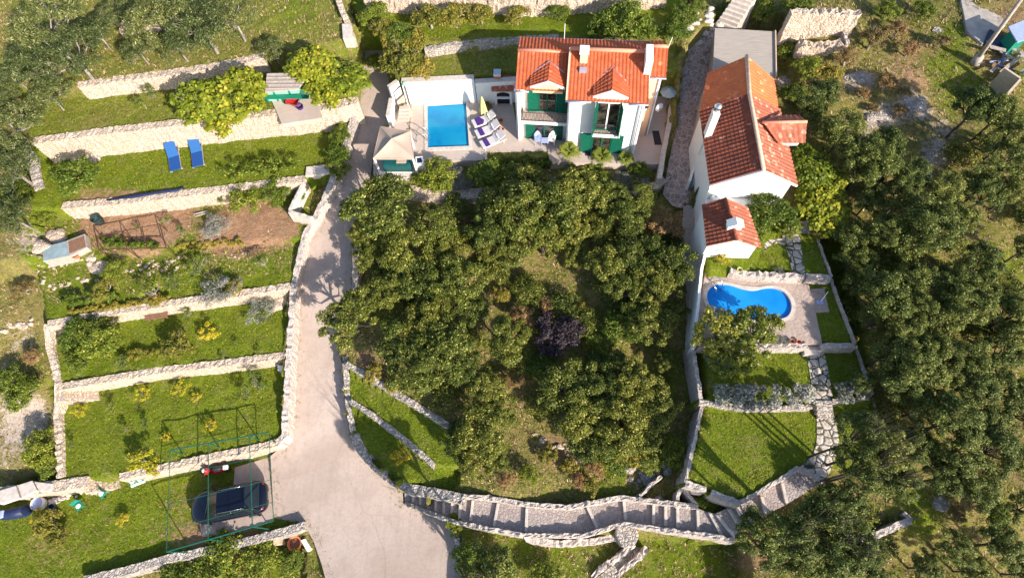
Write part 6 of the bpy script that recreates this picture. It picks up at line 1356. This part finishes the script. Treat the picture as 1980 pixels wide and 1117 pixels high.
# -- gazebo
GZb = 4.62; cor = [P(722,336,GZb), P(801,336,GZb)]; top = 1.55
q4 = [P(721,306,GZb+top), P(800,306,GZb+top), P(793,253,GZb+top), P(735,244,GZb+top)]
gz = thing('gazebo', 'beige canvas gazebo with a hipped roof above a hot tub', 'gazebo', sum(q4)/4*[1,1,0] + [0,0,GZb]); ogz = np.array(gz.location)
ap = P(757,268,GZb+top+.55)
b = MB(); n = 8; b.smooth = False
Q = [p - ogz for p in q4]; A = ap - ogz
for i in range(4):
    p, q = Q[i], Q[(i+1)%4]; vs = []; fs = []
    for r_ in range(n+1):
        f = r_/n; sag = -.10*math.sin(math.pi*f)
        for k in range(n+1):
            g_ = k/n; e = p*(1-g_) + q*g_; v = e*(1-f) + A*f; v = v + np.array([0,0,sag*(math.sin(math.pi*g_)*.8+.2) - .03*math.sin(math.pi*g_)*(1-f)]); vs.append(v)
    for r_ in range(n):
        for k in range(n): fs.append((r_*(n+1)+k, r_*(n+1)+k+1, (r_+1)*(n+1)+k+1, (r_+1)*(n+1)+k))
    b.add(vs, fs)
    b.add([p, q, q - [0,0,.12], p - [0,0,.12]], [(3,2,1,0)])
b.build('canopy', 'canvas_beige', gz)
for p in Q:
    b = MB(); d = (A - p)*.05; b.box(p[0]+d[0]-.05, p[1]+d[1]-.05, -.1, p[0]+d[0]+.05, p[1]+d[1]+.05, p[2]-.05); b.build('post', 'window_frame', gz)
for i in range(4): b = MB(); p, q = Q[i]*.97, Q[(i+1)%4]*.97; b.tube([(p[0],p[1],Q[i][2]-.12),(q[0],q[1],Q[i][2]-.12)], .035, 6); b.build('beam', 'window_frame', gz)
b = MB(); p, q = Q[0]*.97, Q[1]*.97; b.tube([(p[0],p[1],.12),(q[0],q[1],.12)], .04, 6); b.build('beam', 'window_frame', gz)
b = MB(); p, q = Q[0], Q[1]; b.prism([(p[0],p[1]-.25),(q[0]+.1,q[1]-.25),(q[0]+.1,q[1]+.3),(p[0],p[1]+.3)], -.4, .0); b.build('plinth', 'kerb_pale', gz)
m_ = (Q[0]+Q[1]+Q[2]+Q[3])/4; ht = thing('hot_tub', 'teal hot tub with dark side standing under the gazebo', 'hot tub', (ogz[0]+m_[0], ogz[1]+m_[1]-.35, GZb))
b = MB(); b.box(-.85,-.6,0,.85,.75,.62); b.build('side_panel', 'teal_tub', ht, bevel=.08)
b = MB(); b.box(-.8,-.55,.62,.8,.7,.66); b.build('cover', 'water_tub', ht, bevel=.03); b = MB(); b.box(.0,-.45,.66,.6,.0,.7); b.build('folded_towel', 'canvas_beige', ht, bevel=.02)
quadbox('basin', [(803,303),(818,302),(819,318),(804,320)], GZb+.5, GZb-.4, 'plaster_white', 'small white boxed basin at the corner of the pool deck', 'basin', bevel=.01)
quadbox('basin_cover', [(806,306),(815,305),(816,314),(807,315)], GZb+.52, GZb+.4, 'navy_tarp', 'dark blue lid on the small white basin', 'lid')
# -- closed parasol
g = P(936, 228, 4.62); o = thing('parasol', 'closed pale yellow parasol at the foot of the pool wall', 'parasol', g); b = MB(); b.smooth = True; b.tube([(0,0,0),(0,0,1.85)], .025, 8); b.build('pole', 'wood_brown', o)
b = MB(); vs = []; n = 24
for z, r_ in ((.55,.20),(.8,.17),(1.1,.14),(1.5,.09),(1.75,.05),(1.9,.01)):
    for i in range(n): k = r_ * (1 + .35*(i % 4 == 0) - .2*(i % 4 == 2)); vs.append((math.cos(i*2*math.pi/n)*k, math.sin(i*2*math.pi/n)*k, z + (.05 if i % 4 == 2 else 0)*(z < .6)))
b.add(vs, [(k*n+i, k*n+(i+1)%n, (k+1)*n+(i+1)%n, (k+1)*n+i) for k in range(5) for i in range(n)]); b.build('canopy', 'yellow_cloth', o); b = MB(); b.tube([(0,0,0),(0,0,.08)], .24, 16); b.build('base', 'steel', o)
quadbox('planter', [(926,204),(952,203),(953,216),(928,216)], 4.95, 4.62, 'wood_brown', 'low dark planter box behind the closed parasol', 'planter', bevel=.01)
tree(940,208,22,'laurel','low green plant in a box')
# -- white loungers
def lounger(foot, head, label, wavy=False):
    a = P(*foot, 4.9); c = P(*head, 5.05); m_ = (a + c) / 2; L_ = float(np.linalg.norm((c - a)[:2])) / 2; o = thing('sun_lounger', label, 'sun lounger', (m_[0], m_[1], 4.62), axis(a, c), 'white sun loungers by the pool'); w = .30
    b = MB(); b.box(-L_, -w, .26, L_*.2, w, .33); b.build('seat', 'lilac_cover', o, bevel=.02)
    M_ = Matrix.Translation((L_*.2, 0, .28)) @ Matrix.Rotation(R(-28), 4, 'Y'); b = MB(); b.box(0, -w, -.01, L_*.92, w, .06, M_); b.build('backrest', 'lilac_cover', o, bevel=.02)
    tw = MB()
    if wavy: tw.prism([(-L_*.72,-w-.01),(-L_*.2,-w-.02),(L_*.02,-w*.2),(-L_*.25,w+.02),(-L_*.7,w+.02)], .332, .35)
    else: tw.box(-L_*.72, -w-.01, .332, -L_*.34, w+.01, .35)
    tw.build('towel', 'purple_towel', o, bevel=.004)
    b = MB(); b.box(L_*.5,-w*.6,.0,L_*.6,w*.6,.05, M_ @ Matrix.Translation((-L_*.2,0,.07))); b.build('pillow', 'white_plastic', o, bevel=.02)
    for s_ in (-1, 1):
        b = MB(); b.smooth = True; b.tube([(-L_,s_*(w+.02),.25),(L_*1.05,s_*(w+.02),.25)], .025, 6); b.build('rail', 'white_plastic', o)
        for x in (-L_*.85, L_*.75): b = MB(); b.tube([(x,s_*w,.25),(x+.04,s_*(w+.02),0)], .02, 6); b.build('leg', 'white_plastic', o)
lounger((914,240),(956,221),'topmost white sun lounger with a crumpled purple towel', True); lounger((920,260),(964,240),'middle white sun lounger with purple towel by the pool'); lounger((930,281),(974,259),'lowest white sun lounger with purple towel and shaded head')
for i, (x, y) in enumerate(((950,230),(955,249))):
    g = P(x, y, 5.0); o = thing('side_table', ['upper small grey table between the white loungers', 'lower small grey table between the white loungers'][i], 'side table', (g[0], g[1], 4.62)); b = MB(); b.tube([(0,0,.40),(0,0,.43)], .17, 14); b.build('top', 'steel', o)
    for k in range(3): b = MB(); b.tube([(0,0,.4),(.15*math.cos(k*2.1),.15*math.sin(k*2.1),0)], .015, 5); b.build('leg', 'steel', o)
for i, (x, y) in enumerate(((968,232),(970,249))): lump('flower_pot', x, y, 9, .25, 'terracotta', ['upper reddish pot behind the white loungers','lower reddish pot behind the white loungers'][i], 'flower pot')
# -- barbecue
g0 = P(957, 203, 4.62); g1 = P(991, 203, 4.62); bb = thing('barbecue', 'white masonry barbecue fireplace with brick chimney beside the villa', 'barbecue', g0, axis(g0, g1)); w = float(np.linalg.norm(g1 - g0))
b = MB()
for x in (0, w-.16): b.box(x, 0, 0, x+.16, .8, 1.35)
b.box(.16, 0, .52, w-.16, .8, .64); b.box(.16, 0, 1.12, w-.16, .8, 1.35); b.box(.16, .7, 0, w-.16, .8, 1.12); b.build('masonry', 'plaster_white', bb)
b = MB(); b.box(.16,.10,.66,w-.16,.7,1.12); b.box(.16,.10,.0,w-.16,.7,.51); b.build('opening_fill', 'opening_dark', bb)  # solid near-black blocks stand in for the shade inside both openings
b = MB(); n = 8; vs = [(.16 + (w-.32)*i/n, -.01, 1.12) for i in range(n+1)] + [(.16 + (w-.32)*i/n, -.01, 1.0 + .12*math.sin(math.pi*i/n)) for i in range(n+1)]; b.add(vs, [(i, n+1+i, n+2+i, i+1) for i in range(n)]); b.build('arch', 'plaster_white', bb)
rf = MB(); tile_roof(rf, (-.12,-.15,1.36), (w+.12,-.15,1.36), (-.12,.9,1.62), (w+.12,.9,1.62), .2, 4, .03); rf.build('roof', 'roof_tile_sunlit', bb)
b = MB(); b.box(.1,.35,1.4,.42,.7,2.1); cn = b.build('chimney', 'brick', bb); b = MB(); b.box(.04,.3,2.1,.48,.75,2.28); b.build('chimney_cap', 'steel', cn)
# -- terrace chairs and table
def pchair(px, py, mat, label):
    g = P(px, py, 4.62); o = thing('garden_chair', label, 'chair', g, R(90) + random.uniform(-.3,.3)); b = MB(); b.box(-.2,-.2,.34,.2,.2,.38); b.build('seat', mat, o, bevel=.03)
    b = MB(); n = 8; vs = [(.2, -.2 + .4*i/n, .38) for i in range(n+1)] + [(.25, -.2 + .4*i/n, .38 + .42*math.sin(math.pi*(i/n*.8+.1))) for i in range(n+1)]; vs2 = [(x+.03, y, z) for x, y, z in vs]; m_ = 2*(n+1)
    b.add(vs + vs2, [(i, i+1, n+2+i, n+1+i) for i in range(n)] + [(m_+i+1, m_+i, m_+n+1+i, m_+n+2+i) for i in range(n)] + [(n+1+i, n+2+i, m_+n+2+i, m_+n+1+i) for i in range(n)]); b.build('backrest', mat, o)
    for s_ in (-1, 1): b = MB(); b.box(-.18, s_*.2-.02, .54, .2, s_*.2+.02, .57); b.build('armrest', mat, o, bevel=.01)
    for x in (-.17,.17):
        for y in (-.18,.18): b = MB(); b.tube([(x*1.1,y*1.1,0),(x,y,.35)], .02, 6); b.build('leg', mat, o)
pchair(1040, 276, 'pale_blue', 'pale blue plastic chair at the left terrace door'); pchair(1067, 276, 'white_plastic', 'white plastic chair at the left terrace door')
g = P(1053, 279, 4.62); o = thing('garden_table', 'small pale plastic table between the two terrace chairs', 'table', g); b = MB(); b.box(-.22,-.2,.36,.22,.2,.4); b.build('top', 'pale_blue', o, bevel=.02)
for x in (-.18,.18):
    for y in (-.16,.16): b = MB(); b.tube([(x,y,0),(x,y,.37)], .02, 6); b.build('leg', 'pale_blue', o)
quadbox('doormat', [(1261,253),(1274,253),(1280,280),(1266,280)], 4.62, 4.605, 'rubber_mat', 'black doormat on the paving right of the villa', 'doormat')
quadbox('doormat', [(1131,292),(1142,292),(1142,301),(1132,301)], 4.615, 4.603, 'rubber_mat', 'small dark doormat before the lower green shutters', 'doormat')
g = P(1285, 205, 4.62); o = thing('parasol', 'pale turquoise parasol standing at the right side of the villa', 'parasol', g); b = MB(); b.tube([(0,0,0),(0,0,1.5)], .02, 6); b.build('pole', 'steel', o)
b = MB(); b.add([(math.cos(i*math.pi/4)*.5, math.sin(i*math.pi/4)*.5, 1.2) for i in range(8)] + [(0,0,1.5)], [(i, (i+1)%8, 8) for i in range(8)]); b.build('canopy', 'pale_glass', o)
# -- platform behind the annexe
g = P(1400, 373, 6.35); o = thing('air_conditioner', 'white air conditioner unit on the platform behind the annexe', 'air conditioner', (g[0], g[1], 6.36)); b = MB(); b.box(-.35,-.2,0,.35,.15,.5); b.build('casing', 'white_plastic', o, bevel=.02); b = MB(); b.tube([(-.05,-.2,.25),(-.05,-.215,.25)], .2, 16); b.build('fan_grille', 'steel', o)
g = P(1381, 387, 6.35); o = thing('water_tank', 'white rounded water tank left of the air conditioner unit', 'tank', (g[0], g[1], 6.36)); b = MB(); b.smooth = True; b.tube([(0,0,0),(0,0,.3),(0,0,.38)], [.26,.26,.12], 16); b.build('tank', 'white_plastic', o); b = MB(); b.tube([(0,0,.38),(0,0,.44)], .07, 10); b.build('lid', 'pale_blue', o)
# -- objects right garden
a = at(1588, 582, .2); o = thing('pool_brush', 'pale blue pool brush with a short pole on the paved slab', 'brush', a + [0,0,.05]); b = MB(); b.tube([(0,0,.05),(.35,.45,.35)], .02, 6); b.build('pole', 'white_plastic', o); b = MB(); b.box(-.2,-.12,0,.15,.1,.08); b.build('head', 'pale_blue', o, bevel=.02)
for i, (x, y) in enumerate(((1388,517),(1523,541))):
    g = P(x, y, 5.15); o = thing('garden_bench' if i == 0 else 'spotlight', ['dark wooden board bench in the corner of the pool terrace','small dark floodlight at the wall above the pool'][i], ['bench','lamp'][i], (g[0], g[1], 5.11), R(-50) if i == 0 else 0)
    if i == 0:
        b = MB(); b.box(-.45,-.1,.26,.45,.1,.3); b.build('seat', 'wood_brown', o)
        for s_ in (-.4,.36): b = MB(); b.box(s_,-.09,0,s_+.04,.09,.26); b.build('leg', 'wood_brown', o)
    else:
        b = MB(); b.tube([(0,0,0),(0,0,.2)], .02, 6); b.build('stand', 'iron', o); b = MB(); b.box(-.1,-.08,.2,.1,.06,.36); b.build('lamp_head', 'iron', o, bevel=.01)
# -- upper right corner: pole and yard
pb = P(1889, 117, 7.3); pt = P(1976, -2, 7.3 + 4.3); o = thing('utility_pole', 'leaning grey wooden utility pole in the upper right corner', 'utility pole', pb); d = pt - pb
b = MB(); b.smooth = True; b.tube([(0,0,-.3), tuple(d)], [.13,.09], 10); b.build('pole', 'wood_grey', o); b = MB(); b.smooth = True; b.tube([(0,0,-.2),(d[0]*.08,d[1]*.08,d[2]*.08)], [.28,.22], 10); b.build('concrete_foot', 'concrete_old', o)
quadbox('yard_slab', [(1858,0),(1925,-30),(1945,50),(1900,85),(1870,60)], 7.45, 6.8, 'concrete_old', 'dusky concrete slab beside the utility pole', 'slab', bevel=.03)
g = P(1965, 80, 7.2); o = thing('lean_to', 'small lean to with a bright pale blue sheet roof', 'lean-to', g); og2 = np.array(o.location); quadbox('roof', [(1950,52),(1990,35),(1995,72),(1968,82)], 8.6, 8.54, 'pale_blue', parent=o, off=og2); quadbox('wall', [(1956,56),(1990,42),(1994,66),(1970,76)], 8.5, 7.0, 'green_plastic', parent=o, off=og2)
g = P(1955, 130, 7.2); o = thing('timber_pile', 'jumbled pile of boards and dark sheets in the shaded yard', 'timber pile', (g[0], g[1], float(hz(g[0], g[1]))))
for i in range(16): b = MB(); b.cbox((random.uniform(-1,1), random.uniform(-.8,.8), .15 + i*.05), (random.uniform(.8,1.9), random.uniform(.08,.3), .04), random.uniform(0,3)); b.build('board', random.choice(['wood_grey','navy_tarp','pale_blue','wood_grey']), o)
for i, (p, q) in enumerate((((1942,132),(1972,152)),((1972,152),(1944,184)))):
    a = P(*p, 8.1); c = P(*q, 8.1); b = MB(); d = (c-a)[:2]; n_ = np.array([-d[1], d[0]])/np.hypot(*d)*.12; b.prism([tuple(a[:2]), tuple(c[:2]), tuple(c[:2]+n_), tuple(a[:2]+n_)], 6.4, 8.1); setp(b.build('board_wall', 'sand_tile'), ['upper leg of the ochre board wall at the yard corner','lower leg of the ochre board wall at the yard corner'][i], 'board wall')
quadbox('tarp', [(1915,55),(1945,75),(1935,95),(1905,80)], 7.6, 7.4, 'navy_tarp', 'dark crumpled tarp under the utility pole', 'tarp', bevel=.05)
